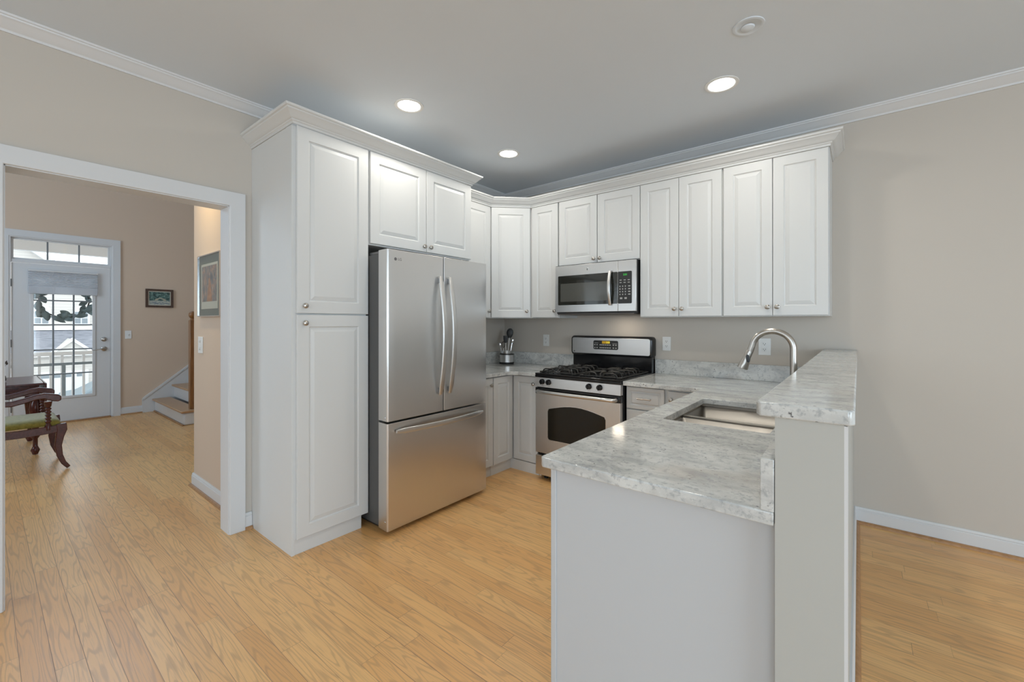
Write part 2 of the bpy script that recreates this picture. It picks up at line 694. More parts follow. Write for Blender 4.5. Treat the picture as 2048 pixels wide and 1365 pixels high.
m = MB()
m.box(-0.13, 8.1, 0.0, 0.12, 0, 2.9)
struct('wall_back', m, 'wall')
OY0, OY1, OZ = -3.605, -2.68, 2.065      # cased opening
m = MB()
m.box(-0.13, 0, OY1, 0.0, 0, 2.9)
m.box(-0.13, 0, -8.0, OY0, 0, 2.9)
m.box(-0.13, 0, OY0, OY1, OZ, 2.9)
m.box(-0.13, -0.06, -6.0, 1.1, 2.9, 5.2)
struct('wall_left', m, 'wall')
m = MB()
m.box(-1.15, -0.13, -2.57, -2.46, 0, 5.2)
struct('wall_foyer', m, 'wall_foyer')
DY0, DY1 = -3.44, -2.495
m = MB()
m.box(FX - 0.14, FX, -6.1, DY0, 0, 5.2)
m.box(FX - 0.14, FX, DY1, 1.2, 0, 5.2)
m.box(FX - 0.14, FX, DY0, DY1, 2.41, 5.2)
struct('wall_front', m, 'wall_foyer')
m = MB()
m.box(-5.16, -0.13, 1.0, 1.1, 0, 5.2)
struct('wall_stair_end', m, 'wall_foyer')
m = MB()
m.box(-5.16, -4.0, -6.1, -6.0, 0, 5.2)
m.box(-2.0, -0.13, -6.1, -6.0, 0, 5.2)
m.box(-4.0, -2.0, -6.1, -6.0, 0, 0.9)
m.box(-4.0, -2.0, -6.1, -6.0, 3.5, 5.2)
struct('wall_foyer_side', m, 'wall_foyer')
# rear and right walls of the living area, with window holes
m = MB()
for a, b_, lo, hi in ((-0.13, 0.1, 0, 2.9), (0.1, 2.3, 0, 0.7), (0.1, 2.3, 2.3, 2.9), (2.3, 3.5, 0, 2.9),
                      (3.5, 6.3, 0, 0.7), (3.5, 6.3, 2.3, 2.9), (6.3, 8.1, 0, 2.9)):
    m.box(a, b_, -8.12, -8.0, lo, hi)
struct('wall_rear', m, 'wall')
m = MB()
m.box(8.0, 8.12, -8.0, -6.0, 0, 2.9)
m.box(8.0, 8.12, -2.4, 0.0, 0, 2.9)
m.box(8.0, 8.12, -6.0, -2.4, 2.4, 2.9)
m.box(8.0, 8.12, -6.0, -2.4, 0, 0.2)
struct('wall_right', m, 'wall')
# stub wall that carries the raised bar
SX0, SX1, SYF = 2.917, 3.042, -2.527
m = MB()
m.box(SX0, SX1, SYF, 0.0, 0, 1.112)
struct('wall_bar', m, 'stub')
# white corner trim on the bar wall
m = MB()
m.box(SX1, SX1 + 0.006, SYF, SYF + 0.05, 0.0, 1.11)
struct('trim_1', m, 'trim')

# crown moulding of the room
CR = [(0, 0), (0, -0.066), (0.008, -0.066), (0.010, -0.055), (0.018, -0.050), (0.030, -0.040),
      (0.044, -0.024), (0.056, -0.018), (0.058, -0.011), (0.064, -0.009), (0.066, 0)]
m = MB()
m.sweep([(0.0, -8.0), (0.0, 0.0), (8.0, 0.0)], CR, CEIL, side=1)
struct('trim_2', m, 'trim')


def baseboard(name, path, side, h=0.105, q=True):
    b = MB()
    b.sweep(path, [(0, 0.0), (0.014, 0.0), (0.014, h - 0.022), (0.010, h - 0.018), (0.012, h - 0.012), (0.007, h), (0, h)], 0.0, side)
    o = struct(name, b, 'trim')
    if q:
        b = MB()
        pr = [(0.0142, 0.0)] + [(0.0142 + 0.018 * math.cos(a), 0.018 * math.sin(a)) for a in [R(x) for x in (0, 18, 36, 54, 72, 90)]]
        b.sweep(path, pr, 0.0, side)
        ob('quarter_round', b, 'qround', o)
    return o


baseboard('baseboard_back', [(SX1, SYF + 0.05), (SX1, 0.0), (8.0, 0.0)], 1)
baseboard('baseboard_left', [(0.0, -2.602), (0.0, -2.560)], 1)
baseboard('baseboard_left_rear', [(0.0, -8.0), (0.0, -3.695)], 1)
baseboard('baseboard_foyer', [(-0.132, -2.57), (-1.15, -2.57), (-1.15, -2.46)], -1)
baseboard('baseboard_front', [(FX, -2.404), (FX, -2.165)], 1)

# cased opening: lining and casing
m = MB()
m.box(-0.135, 0.004, OY1 - 0.012, OY1, 0, OZ)
m.box(-0.135, 0.004, OY0, OY0 + 0.012, 0, OZ)
m.box(-0.135, 0.004, OY0, OY1, OZ - 0.012, OZ)
struct('trim_3', m, 'trim')
m = MB()
cw = 0.088
m.sweep([(OY1 - 0.008, 0.0), (OY1 - 0.008, 2.058), (OY0 + 0.008, 2.058), (OY0 + 0.008, 0.0)],
        [(0, 0), (0.0, 0.014), (0.004, 0.018), (cw, 0.018), (cw, 0)], 0.0, side=1)
# rotate sweep: it was laid out in (y,z) with height along x
for v in m.bm.verts:
    y, z, x = v.co.x, v.co.y, v.co.z
    v.co = (x, y, z)
struct('trim_4', m, 'trim', bevel=0.0015)
m = MB()
m.sweep([(OY1 - 0.008, 0.0), (OY1 - 0.008, 2.058), (OY0 + 0.008, 2.058), (OY0 + 0.008, 0.0)],
        [(0, 0), (0.0, 0.014), (0.004, 0.018), (cw, 0.018), (cw, 0)], 0.0, side=1)
for v in m.bm.verts:
    y, z, x = v.co.x, v.co.y, v.co.z
    v.co = (-0.13 - x, y, z)
struct('trim_5', m, 'trim', bevel=0.0015)

# ------------------------------------------------------------------ front door, transom
m = MB()
m.sweep([(DY1 - 0.005, 0.0), (DY1 - 0.005, 2.402), (DY0 + 0.012, 2.402), (DY0 + 0.012, 0.0)],
        [(0, 0), (0.0, 0.014), (0.012, 0.016), (0.016, 0.020), (0.095, 0.020), (0.095, 0)], 0.0, side=1)
for v in m.bm.verts:
    y, z, x = v.co.x, v.co.y, v.co.z
    v.co = (FX + x, y, z)
struct('trim_6', m, 'trim')
m = MB()   # jamb and mullion between door and transom
m.box(FX - 0.14, FX, DY1 - 0.012, DY1, 0, 2.41)
m.box(FX - 0.14, FX, DY0, DY0 + 0.015, 0, 2.41)
m.box(FX - 0.14, FX, DY0, DY1, 2.40, 2.412)
m.box(FX - 0.10, FX + 0.004, DY0 + 0.015, DY1 - 0.012, 2.092, 2.125)
struct('trim_7', m, 'trim')

win = thing('window_1', None, None, (FX, -2.96, 2.125), kind='structure')
m = MB()
yA, yB = DY0 + 0.015, DY1 - 0.012
m.box(FX - 0.06, FX - 0.02, yA, yB, 2.125, 2.148)
m.box(FX - 0.06, FX - 0.02, yA, yB, 2.382, 2.40)
m.box(FX - 0.06, FX - 0.02, yA, yA + 0.022, 2.148, 2.382)
m.box(FX - 0.06, FX - 0.02, yB - 0.025, yB, 2.148, 2.382)
ob('window_frame', m, 'trim', win)
m = MB()
for y in (-3.111, -2.819):
    m.box(FX - 0.052, FX - 0.028, y - 0.008, y + 0.008, 2.148, 2.382)
ob('muntin', m, 'muntin', win)
m = MB()
m.box(FX - 0.043, FX - 0.037, yA + 0.022, yB - 0.025, 2.148, 2.382)
ob('pane', m, 'glass', win)

door = thing('door_1', None, None, (FX, -2.96, 0.0), kind='structure')
dy0, dy1 = -3.421, -2.511
gy0, gy1, gz0, gz1 = -3.240, -2.688, 0.345, 1.925
dx0, dx1 = FX - 0.045, FX - 0.002
m = MB()
m.box(dx0, dx1, dy0, gy0, 0.018, 2.083)
m.box(dx0, dx1, gy1, dy1, 0.018, 2.083)
m.box(dx0, dx1, gy0, gy1, 0.018, gz0)
m.box(dx0, dx1, gy0, gy1, gz1, 2.083)
ob('door_slab', m, 'trim', door)
m = MB()
fw = 0.028
for a0, a1, z0, z1 in ((gy0 - fw, gy0 + 0.006, gz0 - fw, gz1 + fw), (gy1 - 0.006, gy1 + fw, gz0 - fw, gz1 + fw),
                       (gy0, gy1, gz0 - fw, gz0 + 0.006), (gy0, gy1, gz1 - 0.006, gz1 + fw)):
    m.box(dx1, dx1 + 0.010, a0, a1, z0, z1)
ob('glazing_frame', m, 'trim', door, bevel=0.004)
m = MB()
for y in (-3.062, -2.872):
    m.box(dx0 + 0.004, dx1 - 0.004, y - 0.008, y + 0.008, gz0, gz1)
for z in (0.645, 0.970, 1.298, 1.617):
    m.box(dx0 + 0.0045, dx1 - 0.0045, gy0, gy1, z - 0.008, z + 0.008)
ob('muntin', m, 'muntin', door)
m = MB()
m.box(dx0 + 0.019, dx0 + 0.024, gy0, gy1, gz0, gz1)
ob('pane', m, 'glass', door)
for z in (0.25, 1.07, 1.83):
    m = MB()
    m.lathe([(0.008, 0), (0.008, 0.095)], (FX + 0.004, dy0 - 0.004, z - 0.05), seg=10)
    ob('hinge', m, 'hinge', door)
m = MB()
m.lathe([(0.032, 0), (0.032, 0.006), (0.026, 0.014), (0.018, 0.018), (0.0, 0.019)], (dx1, -2.575, 1.094), (1, 0, 0))
m.box(dx1 + 0.016, dx1 + 0.030, -2.578, -2.572, 1.080, 1.108)
ob('deadbolt', m, 'nickel', door)
m = MB()
m.lathe([(0.033, 0), (0.033, 0.006), (0.024, 0.014), (0.011, 0.018), (0.010, 0.045), (0.0, 0.046)], (dx1, -2.575, 0.962), (1, 0, 0))
m.tube([(dx1 + 0.042, -2.575, 0.962), (dx1 + 0.046, -2.60, 0.966), (dx1 + 0.046, -2.64, 0.955), (dx1 + 0.046, -2.68, 0.946), (dx1 + 0.046, -2.705, 0.953)],
       [0.010, 0.009, 0.007, 0.006, 0.004])
ob('door_handle', m, 'nickel', door)
m = MB()
m.box(dx0 - 0.05, dx1 + 0.05, DY0 + 0.016, DY1 - 0.013, 0.0, 0.017)
ob('threshold', m, 'qround', door, bevel=0.003)

sh = thing('cellular_shade', 'raised white cellular shade over the top of the front door glass', 'window shade', (dx1 + 0.012, -2.964, 1.70))
m = MB()
zt = 1.985
rings = []
k = 9
for i in range(k * 2 + 1):
    z = zt - i * (0.185 / (k * 2))
    d = 0.028 if i % 2 else 0.020
    rings.append([(dx1 + 0.012, -3.283, z), (dx1 + 0.012 + d, -3.283, z), (dx1 + 0.012 + d, -2.645, z), (dx1 + 0.012, -2.645, z)])
m.loops(rings)
ob('pleated_fabric', m, 'shade', sh, smooth=0)
m = MB()
m.box(dx1 + 0.012, dx1 + 0.040, -3.285, -2.643, 1.698, 1.799)
ob('bottom_stack', m, 'shade', sh, bevel=0.006)
m = MB()
m.box(dx1 + 0.010, dx1 + 0.044, -3.287, -2.641, 1.986, 2.008)
ob('head_rail', m, 'trim', sh, bevel=0.003)

# wreath hung outside
wr = thing('wreath', 'grey-green magnolia leaf wreath hanging outside the front door glass', 'wreath', (FX - 0.085, -2.95, 1.62))
m = MB()
cy, cz = -2.95, 1.63
wx = FX - 0.085
m.tube([(wx, cy + 0.235 * math.cos(a), cz + 0.235 * math.sin(a)) for a in [2 * PI * i / 40 for i in range(40)]], 0.008, 8, closed=True)
ob('twig_ring', m, 'twig', wr)
m = MB()
rnd = random.Random(4)
for i in range(44):
    a = 2 * PI * i / 44 + rnd.uniform(-0.08, 0.08)
    rr = 0.235 + rnd.uniform(-0.02, 0.02)
    base = Vector((wx + rnd.uniform(-0.012, 0.012), cy + rr * math.cos(a), cz + rr * math.sin(a)))
    tang = Vector((0, -math.sin(a), math.cos(a)))
    rad = Vector((0, math.cos(a), math.sin(a)))
    dr = (tang * (1 if i % 7 else -0.4) + rad * rnd.uniform(-0.8, 0.9)).normalized()
    ln, wd_ = rnd.uniform(0.10, 0.15), rnd.uniform(0.026, 0.038)
    sd = dr.cross(Vector((1, 0, 0))).normalized()
    cup = Vector((1, 0, 0))
    K = 7
    rows = []
    for j in range(K + 1):
        t = j / K
        w_ = wd_ * math.sin(PI * min(1, t * 0.93 + 0.05)) ** 0.8
        cpt = base + dr * (ln * t) + cup * (0.012 * math.sin(PI * t) * rnd.choice((1, 1, -1)) * 0.6)
        rows.append([cpt - sd * w_ + cup * 0.006, cpt, cpt + sd * w_ + cup * 0.006])
    vr = [[m.bm.verts.new(p) for p in r_] for r_ in rows]
    for p_, q_ in zip(vr[:-1], vr[1:]):
        m.bm.faces.new((p_[0], p_[1], q_[1], q_[0]))
        m.bm.faces.new((p_[1], p_[2], q_[2], q_[1]))
o = ob('foliage', m, 'leaf', wr)
so = o.modifiers.new('thick', 'SOLIDIFY')
so.thickness = 0.0015

# ------------------------------------------------------------------ stairs in the foyer
st = thing('staircase', 'foyer stairs with white risers and oak treads behind the newel post', 'stairs', (-4.45, -1.8, 0))
SXR = -3.70
NY = 7
rise, run = 0.19, 0.235
yf = -2.025
for i in range(NY):
    y0 = yf + i * run
    xr = SXR + 0.02 if i == 0 else -3.845
    m = MB()
    m.box(FX + 0.022, xr, y0, y0 + run - (0.04 if i == 0 else 0), i * rise if i else 0.0, (i + 1) * rise - 0.028)
    ob('riser', m, 'trim', st, bevel=0.02 if i == 0 else 0)
    m = MB()
    m.box(FX + 0.022, xr + (0.03 if i == 0 else 0), y0 - 0.03, y0 + run - (0.043 if i == 0 else 0), (i + 1) * rise - 0.028, (i + 1) * rise)
    ob('tread', m, 'tread', st, bevel=0.008)
m = MB()
sl = rise / run
prof = [(-2.165, 0.0), (-2.165, 0.20), (-2.15, 0.225), (yf + 5 * run, 0.225 + (yf + 5 * run + 2.15) * sl), (yf + 5 * run, 0.0)]
m.prism(prof, FX + 0.001, FX + 0.021, 'x')
prof2 = [(-2.165, 0.185), (-2.165, 0.20), (-2.15, 0.225), (yf + 5 * run, 0.225 + (yf + 5 * run + 2.15) * sl), (yf + 5 * run, 0.2 + (yf + 5 * run + 2.15) * sl), (-2.145, 0.195)]
m.prism(prof2, FX + 0.021, FX + 0.030, 'x')
ob('skirt_board', m, 'trim', st)
m = MB()
m.tube([(SXR + 0.03, yf - 0.008, 0.009), (FX + 0.04, yf - 0.008, 0.009)], 0.009, 8)
ob('shoe_moulding', m, 'qround', st)

m = MB()
m.box(-3.84, -3.74, -1.83, 1.0, 0.0, 1.36)
struct('wall_stair', m, 'trim' if False else 'wall_foyer')
nw = thing('newel_post', 'square dark oak newel post with ball top at the foot of the stairs', 'newel post', (-3.79, -1.90, 0.19))
m = MB()
m.box(-3.835, -3.755, -1.935, -1.865, 0.191, 1.36)
ob('post', m, 'newel', nw, bevel=0.006)
m = MB()
m.lathe([(0.030, 1.36), (0.024, 1.372), (0.020, 1.384), (0.030, 1.392), (0.041, 1.410), (0.044, 1.430), (0.040, 1.450), (0.028, 1.468), (0.010, 1.477), (0, 1.478)], (-3.795, -1.90, 0))
ob('finial', m, 'newel', nw)

# ------------------------------------------------------------------ pictures, switches, outlets
pf = thing('framed_painting', 'small brown framed painting of a stone bridge on the foyer wall', 'picture', (FX, -1.96, 1.69))
py0, py1, pz0, pz1 = -2.127, -1.797, 1.556, 1.83


def frame_x(x, y0, y1, z0, z1, w, t, mat, parent, name='picture_frame'):
    b = MB()
    for a0, a1, c0, c1 in ((y0, y0 + w, z0, z1), (y1 - w, y1, z0, z1), (y0 + w, y1 - w, z0, z0 + w), (y0 + w, y1 - w, z1 - w, z1)):
        b.box(x, x + t, a0, a1, c0, c1)
    return ob(name, b, mat, parent)


frame_x(FX, py0, py1, pz0, pz1, 0.03, 0.022, 'frame', pf)
m = MB()
m.box(FX, FX + 0.008, py0 + 0.03, py1 - 0.03, pz0 + 0.03, pz1 - 0.03)
ob('mat_board', m, 'mat_cream', pf)
m = MB()
ax0, ax1, az0, az1 = py0 + 0.042, py1 - 0.042, pz0 + 0.042, pz1 - 0.042
m.box(FX + 0.008, FX + 0.010, ax0, ax1, az0 + 0.06, az1)
ob('painted_trees', m, 'art_green', pf)
m = MB()
m.box(FX + 0.008, FX + 0.010, ax0, ax1, az0, az0 + 0.06)
ob('painted_stream', m, 'art_water', pf)
m = MB()
cyy = (ax0 + ax1) / 2 + 0.01
arc = [(cyy - 0.07, az0 + 0.058), (cyy - 0.035, az0 + 0.058)] + [(cyy - 0.035 * math.cos(a), az0 + 0.058 + 0.03 * math.sin(a)) for a in [PI * i / 8 for i in range(1, 8)]] + \
      [(cyy + 0.035, az0 + 0.058), (cyy + 0.07, az0 + 0.058), (cyy + 0.06, az0 + 0.085), (cyy, az0 + 0.105), (cyy - 0.06, az0 + 0.085)]
m.prism(arc, FX + 0.010, FX + 0.0112, 'x')
ob('painted_bridge', m, 'art_stone', pf)

PY = -2.57
pg = thing('framed_print', 'tall silver framed print with green mat on the cream foyer wall', 'picture', (-0.74, PY, 1.6))
X0, X1, Z0, Z1 = -0.985, -0.488, 1.372, 1.845
m = MB()
w = 0.008
for a0, a1, c0, c1 in ((X0, X0 + w, Z0, Z1), (X1 - w, X1, Z0, Z1), (X0 + w, X1 - w, Z0, Z0 + w), (X0 + w, X1 - w, Z1 - w, Z1)):
    m.box(a0, a1, PY - 0.022, PY, c0, c1)
ob('picture_frame', m, 'silver', pg)
m = MB()
m.box(X0 + w, X1 - w, PY - 0.010, PY, Z0 + w, Z1 - w)
ob('mat_board', m, 'mat_green', pg)
m = MB()
m.box(-0.922, -0.556, PY - 0.012, PY - 0.010, 1.432, 1.775)
ob('print_border', m, 'mat_cream', pg)
m = MB()
m.box(-0.900, -0.574, PY - 0.013, PY - 0.012, 1.487, 1.757)
ob('printed_scene', m, 'art_scene', pg)
m = MB()
m.prism([(-0.79, 1.487), (-0.67, 1.487), (-0.69, 1.56), (-0.705, 1.62), (-0.72, 1.665), (-0.745, 1.66), (-0.75, 1.60), (-0.77, 1.54)], PY - 0.0138, PY - 0.013, 'y')
ob('printed_figure', m, 'art_orange', pg)
m = MB()
m.box(X0 + w, X1 - w, PY - 0.0165, PY - 0.0155, Z0 + w, Z1 - w)
ob('cover_glass', m, 'glass', pg)


def plate(name, label, cat, c, n, kind, group, wide=0.07, tall=0.117):
    """c centre on the wall, n 'x' (faces +x) or 'y' (faces -y)"""
    t = thing(name, label, cat, c, group)

    def bx(b, a0, a1, z0, z1, d0, d1):
        if n == 'x':
            b.box(c[0] + d0, c[0] + d1, c[1] + a0, c[1] + a1, c[2] + z0, c[2] + z1)
        else:
            b.box(c[0] + a0, c[0] + a1, c[1] - d1, c[1] - d0, c[2] + z0, c[2] + z1)
        return b
    ob('cover_plate', bx(MB(), -wide / 2, wide / 2, -tall / 2, tall / 2, 0, 0.006), 'plastic', t, bevel=0.002)
    if kind == 'outlet':
        for dz in (-0.02, 0.02):
            r_ = ob('receptacle', bx(MB(), -0.017, 0.017, dz - 0.014, dz + 0.014, 0.006, 0.009), 'plastic', t, bevel=0.001)
            b = MB()
            bx(b, -0.008, -0.0055, dz - 0.002, dz + 0.007, 0.009, 0.0095)
            bx(b, 0.0055, 0.008, dz - 0.002, dz + 0.007, 0.009, 0.0095)
            bx(b, -0.0025, 0.0025, dz - 0.010, dz - 0.005, 0.009, 0.0095)
            ob('socket_slot', b, 'slot', r_)
    elif kind == 'gfci':
        f_ = ob('receptacle', bx(MB(), -0.017, 0.017, -0.034, 0.034, 0.006, 0.009), 'plastic', t, bevel=0.001)
        for dz in (-0.021, 0.021):
            b = MB()
            bx(b, -0.008, -0.0055, dz - 0.002, dz + 0.007, 0.009, 0.0095)
            bx(b, 0.0055, 0.008, dz - 0.002, dz + 0.007, 0.009, 0.0095)
            bx(b, -0.0025, 0.0025, dz - 0.010, dz - 0.005, 0.009, 0.0095)
            ob('socket_slot', b, 'slot', f_)
        ob('test_button', bx(MB(), -0.008, 0.008, -0.005, 0.005, 0.009, 0.0105), 'plastic', f_)
    else:
        ks = (-0.028, 0.028) if kind == 'double' else (0,)
        for dz in ks:
            ob('toggle', bx(MB(), -0.005, 0.005, dz - 0.010, dz + 0.010, 0.006, 0.016), 'plastic', t, bevel=0.002)
    return t


OG = 'outlets on the kitchen back wall'
plate('wall_outlet', 'white wall outlet left of the range, beside the utensil crock', 'outlet', (0.562, 0, 1.145), 'y', 'outlet', OG)
plate('wall_outlet', 'white wall outlet just right of the range backguard', 'outlet', (1.798, 0, 1.148), 'y', 'outlet', OG)
plate('wall_outlet', 'white wall outlet behind the sink faucet', 'outlet', (2.523, 0, 1.148), 'y', 'gfci', OG, wide=0.08, tall=0.125)
plate('light_switch', 'white switch plate on the wall right of the front door', 'light switch', (FX, -2.319, 1.152), 'x', 'single', None)
plate('light_switch', 'tall white switch plate below the green matted print', 'light switch', (-0.972, PY, 1.151), 'y', 'double', None, wide=0.11, tall=0.13)

# ------------------------------------------------------------------ cabinets


def rdoor(name, p0, du, width, z0, z1, mat, parent, knob=None, fr=0.062, t=0.02, pull=None):
    """raised panel door. p0 lower left (seen from the front) on the carcass face, du unit direction to the right;
    outward normal is du rotated -90 deg"""
    du = Vector((du[0], du[1], 0)).normalized()
    dn = Vector((du.y, -du.x, 0))
    P0 = Vector((p0[0], p0[1], 0))
    g = 0.0015

    def ring(ins, d):
        a, b_, c, e = g + ins, width - g - ins, z0 + g + ins, z1 - g - ins
        return [P0 + du * a + dn * d + Vector((0, 0, c)), P0 + du * b_ + dn * d + Vector((0, 0, c)),
                P0 + du * b_ + dn * d + Vector((0, 0, e)), P0 + du * a + dn * d + Vector((0, 0, e))]
    b = MB()
    s = min(1.0, min(width, z1 - z0) / 0.26)
    f = fr * s
    b.loops([ring(0, 0.001), ring(0, t - 0.003), ring(0.001, t - 0.001), ring(0.003, t), ring(f, t),
             ring(f + 0.003, t - 0.005), ring(f + 0.007, t - 0.0075), ring(f + 0.010, t - 0.0075),
             ring(f + 0.013, t - 0.0055), ring(f + 0.032 * s, t - 0.0008), ring(f + 0.034 * s, t - 0.0008)])
    o = ob(name, b, mat, parent, smooth=12)
    if knob:
        kc = P0 + du * knob[0] + dn * t
        b = MB()
        b.lathe([(0.006, 0), (0.0055, 0.010), (0.007, 0.013), (0.0145, 0.016), (0.016, 0.020), (0.0145, 0.025), (0.009, 0.0285), (0, 0.0295)],
                (kc.x, kc.y, knob[1]), tuple(dn), 18)
        ob('knob', b, 'nickel', o)
    if pull:
        kc = P0 + du * (width / 2) + dn * t
        b = MB()
        zc = (z0 + z1) / 2
        A = kc - du * 0.042
        B = kc + du * 0.042
        b.tube([A + Vector((0, 0, zc)), A + dn * 0.022 + Vector((0, 0, zc))], 0.004, 8)
        b.tube([B + Vector((0, 0, zc)), B + dn * 0.022 + Vector((0, 0, zc))], 0.004, 8)
        b.tube([A + dn * 0.022 - du * 0.008 + Vector((0, 0, zc)), kc + dn * 0.025 + Vector((0, 0, zc)), B + dn * 0.022 + du * 0.008 + Vector((0, 0, zc))], 0.0055, 10)
        ob('bar_pull', b, 'nickel', o)
    return o


# tall pantry
pt = thing('pantry_cabinet', 'tall white pantry cabinet with two stacked doors left of the refrigerator', 'cabinet', (0.28, -2.33, 0))
m = MB()
m.box(0.001, 0.567, -2.558, -2.540, 0, 2.45)
m.box(0.001, 0.567, -2.540, -2.086, 0.09, 2.45)
m.box(0.001, 0.564, -2.540, -2.118, 0.0, 0.09)
ob('carcass', m, 'cab', pt)
rdoor('door', (0.567, -2.537), (0, 1), 0.458, 1.380, 2.452, 'cab', pt, knob=(0.042, 1.425), fr=0.068)
rdoor('door', (0.567, -2.537), (0, 1), 0.458, 0.090, 1.374, 'cab', pt, knob=(0.042, 1.325), fr=0.068)

# cabinet over the fridge
oc = thing('wall_cabinet', 'deep white two-door cabinet above the refrigerator', 'cabinet', (0.28, -1.595, 1.84))
m = MB()
m.box(0.001, 0.567, -2.085, -1.125, 1.838, 2.45)
ob('carcass', m, 'cab', oc)
rdoor('door', (0.567, -2.066), (0, 1), 0.468, 1.846, 2.452, 'cab', oc, knob=(0.440, 1.885), fr=0.066)
rdoor('door', (0.567, -1.596), (0, 1), 0.468, 1.846, 2.452, 'cab', oc, knob=(0.030, 1.885), fr=0.066)

# uppers
UG = 'white raised-panel wall cabinets above the counters'
ZU0, ZU1 = 1.370, 2.428
lw = thing('wall_cabinet', 'narrow white wall cabinet partly hidden behind the refrigerator', 'cabinet', (0.16, -0.87, ZU0), UG)
m = MB()
m.box(0.001, 0.325, -1.124, -0.612, ZU0, ZU1)
ob('carcass', m, 'cab', lw)
rdoor('door', (0.325, -1.115), (0, 1), 0.495, ZU0 + 0.004, ZU1, 'cab', lw, knob=(0.462, 1.435))

dg = thing('corner_wall_cabinet', 'white diagonal corner wall cabinet above the utensil crock', 'cabinet', (0.25, -0.25, ZU0), UG)
m = MB()
m.prism([(0.001, -0.001), (0.001, -0.611), (0.325, -0.611), (0.611, -0.325), (0.611, -0.001)], ZU0, ZU1, 'z')
ob('carcass', m, 'cab', dg)
q = math.sqrt(0.5)
rdoor('door', (0.325 + 0.010, -0.611 + 0.010), (q, q), 0.4045 - 0.028, ZU0 + 0.004, ZU1, 'cab', dg, knob=(0.340, 1.435), fr=0.066)

nn = thing('wall_cabinet', 'narrow white wall cabinet just left of the microwave', 'cabinet', (0.77, -0.16, ZU0), UG)
m = MB()
m.box(0.612, 0.929, -0.325, -0.001, ZU0, ZU1)
ob('carcass', m, 'cab', nn)
rdoor('door', (0.628, -0.325), (1, 0), 0.296, ZU0 + 0.004, ZU1, 'cab', nn, knob=(0.268, 1.435))

om = thing('wall_cabinet', 'short white two-door wall cabinet above the microwave', 'cabinet', (1.31, -0.16, 1.838), UG)
m = MB()
m.box(0.930, 1.699, -0.325, -0.001, 1.836, ZU1)
ob('carcass', m, 'cab', om)
rdoor('door', (0.936, -0.325), (1, 0), 0.385, 1.842, ZU1, 'cab', om, knob=(0.360, 1.878))
rdoor('door', (1.324, -0.325), (1, 0), 0.378, 1.842, ZU1, 'cab', om, knob=(0.028, 1.878))

for x0, x1, lab in ((1.700, 2.312, 'white two-door wall cabinet just right of the microwave'),
                    (2.313, 2.926, 'white two-door wall cabinet at the right end of the run, above the faucet')):
    c = thing('wall_cabinet', lab, 'cabinet', ((x0 + x1) / 2, -0.16, ZU0), UG)
    m = MB()
    m.box(x0, x1, -0.325, -0.001, ZU0, ZU1)
    ob('carcass', m, 'cab', c)
    wd2 = (x1 - x0 - 0.008) / 2
    rdoor('door', (x0 + 0.004, -0.325), (1, 0), wd2, ZU0 + 0.004, ZU1, 'cab', c, knob=(wd2 - 0.028, 1.432))
    rdoor('door', (x0 + 0.004 + wd2, -0.325), (1, 0), wd2, ZU0 + 0.004, ZU1, 'cab', c, knob=(0.028, 1.432))

# cabinet crown mouldings
CP = [(0.0, 0.0), (0.004, 0.0), (0.006, 0.012), (0.012, 0.016), (0.014, 0.022), (0.020, 0.024), (0.030, 0.032), (0.046, 0.052),
      (0.054, 0.057), (0.056, 0.064), (0.064, 0.067), (0.067, 0.072), (0.067, 0.080), (0.0, 0.080)]
m = MB()
m.sweep([(0.001, -2.5585), (0.588, -2.5585), (0.588, -1.1245), (0.346, -1.1245)], CP, 2.4525, side=1)
tag(ob('cabinet_crown', m, 'cab', smooth=25), 'white crown moulding on top of the tall pantry and fridge cabinets', 'cabinet moulding')
m = MB()
m.sweep([(0.346, -1.052), (0.346, -0.619), (0.619, -0.346), (2.9275, -0.346), (2.9275, -0.001)], CP, 2.4285, side=1)
tag(ob('cabinet_crown', m, 'cab', smooth=25), 'long white crown moulding on top of the wall cabinets along the back', 'cabinet moulding')

# base cabinets
ZC = 0.893      # countertop surface
ZB = 0.860      # carcass top
bl = thing('base_cabinet', 'white base cabinet sliver between the refrigerator and the corner', 'cabinet', (0.3, -1.04, 0))
m = MB()
m.box(0.001, 0.60, -1.170, -0.892, 0.09, ZB)
m.box(0.001, 0.585, -1.170, -0.892, 0, 0.09)
ob('carcass', m, 'cab', bl)
rdoor('door', (0.600, -1.166), (0, 1), 0.273, 0.095, 0.852, 'cab', bl, knob=(0.238, 0.792))

bc = thing('corner_base_cabinet', 'white corner base cabinet with two doors folding at the inside corner', 'cabinet', (0.45, -0.45, 0))
m = MB()
m.prism([(0.001, -0.001), (0.001, -0.891), (0.60, -0.891), (0.60, -0.60), (0.905, -0.60), (0.905, -0.001)], 0.09, ZB, 'z')
m.prism([(0.001, -0.001), (0.001, -0.891), (0.59, -0.891), (0.59, -0.618), (0.905, -0.618), (0.905, -0.001)], 0.0, 0.0899, 'z')
ob('carcass', m, 'cab', bc)
rdoor('door', (0.600, -0.886), (0, 1), 0.262, 0.095, 0.852, 'cab', bc, fr=0.055)
rdoor('door', (0.624, -0.600), (1, 0), 0.272, 0.095, 0.852, 'cab', bc, knob=(0.232, 0.790), fr=0.055)
m = MB()
m.box(0.905, 0.9235, -0.606, -0.001, 0, ZB)
ob('filler_strip', m, 'cab', bc)

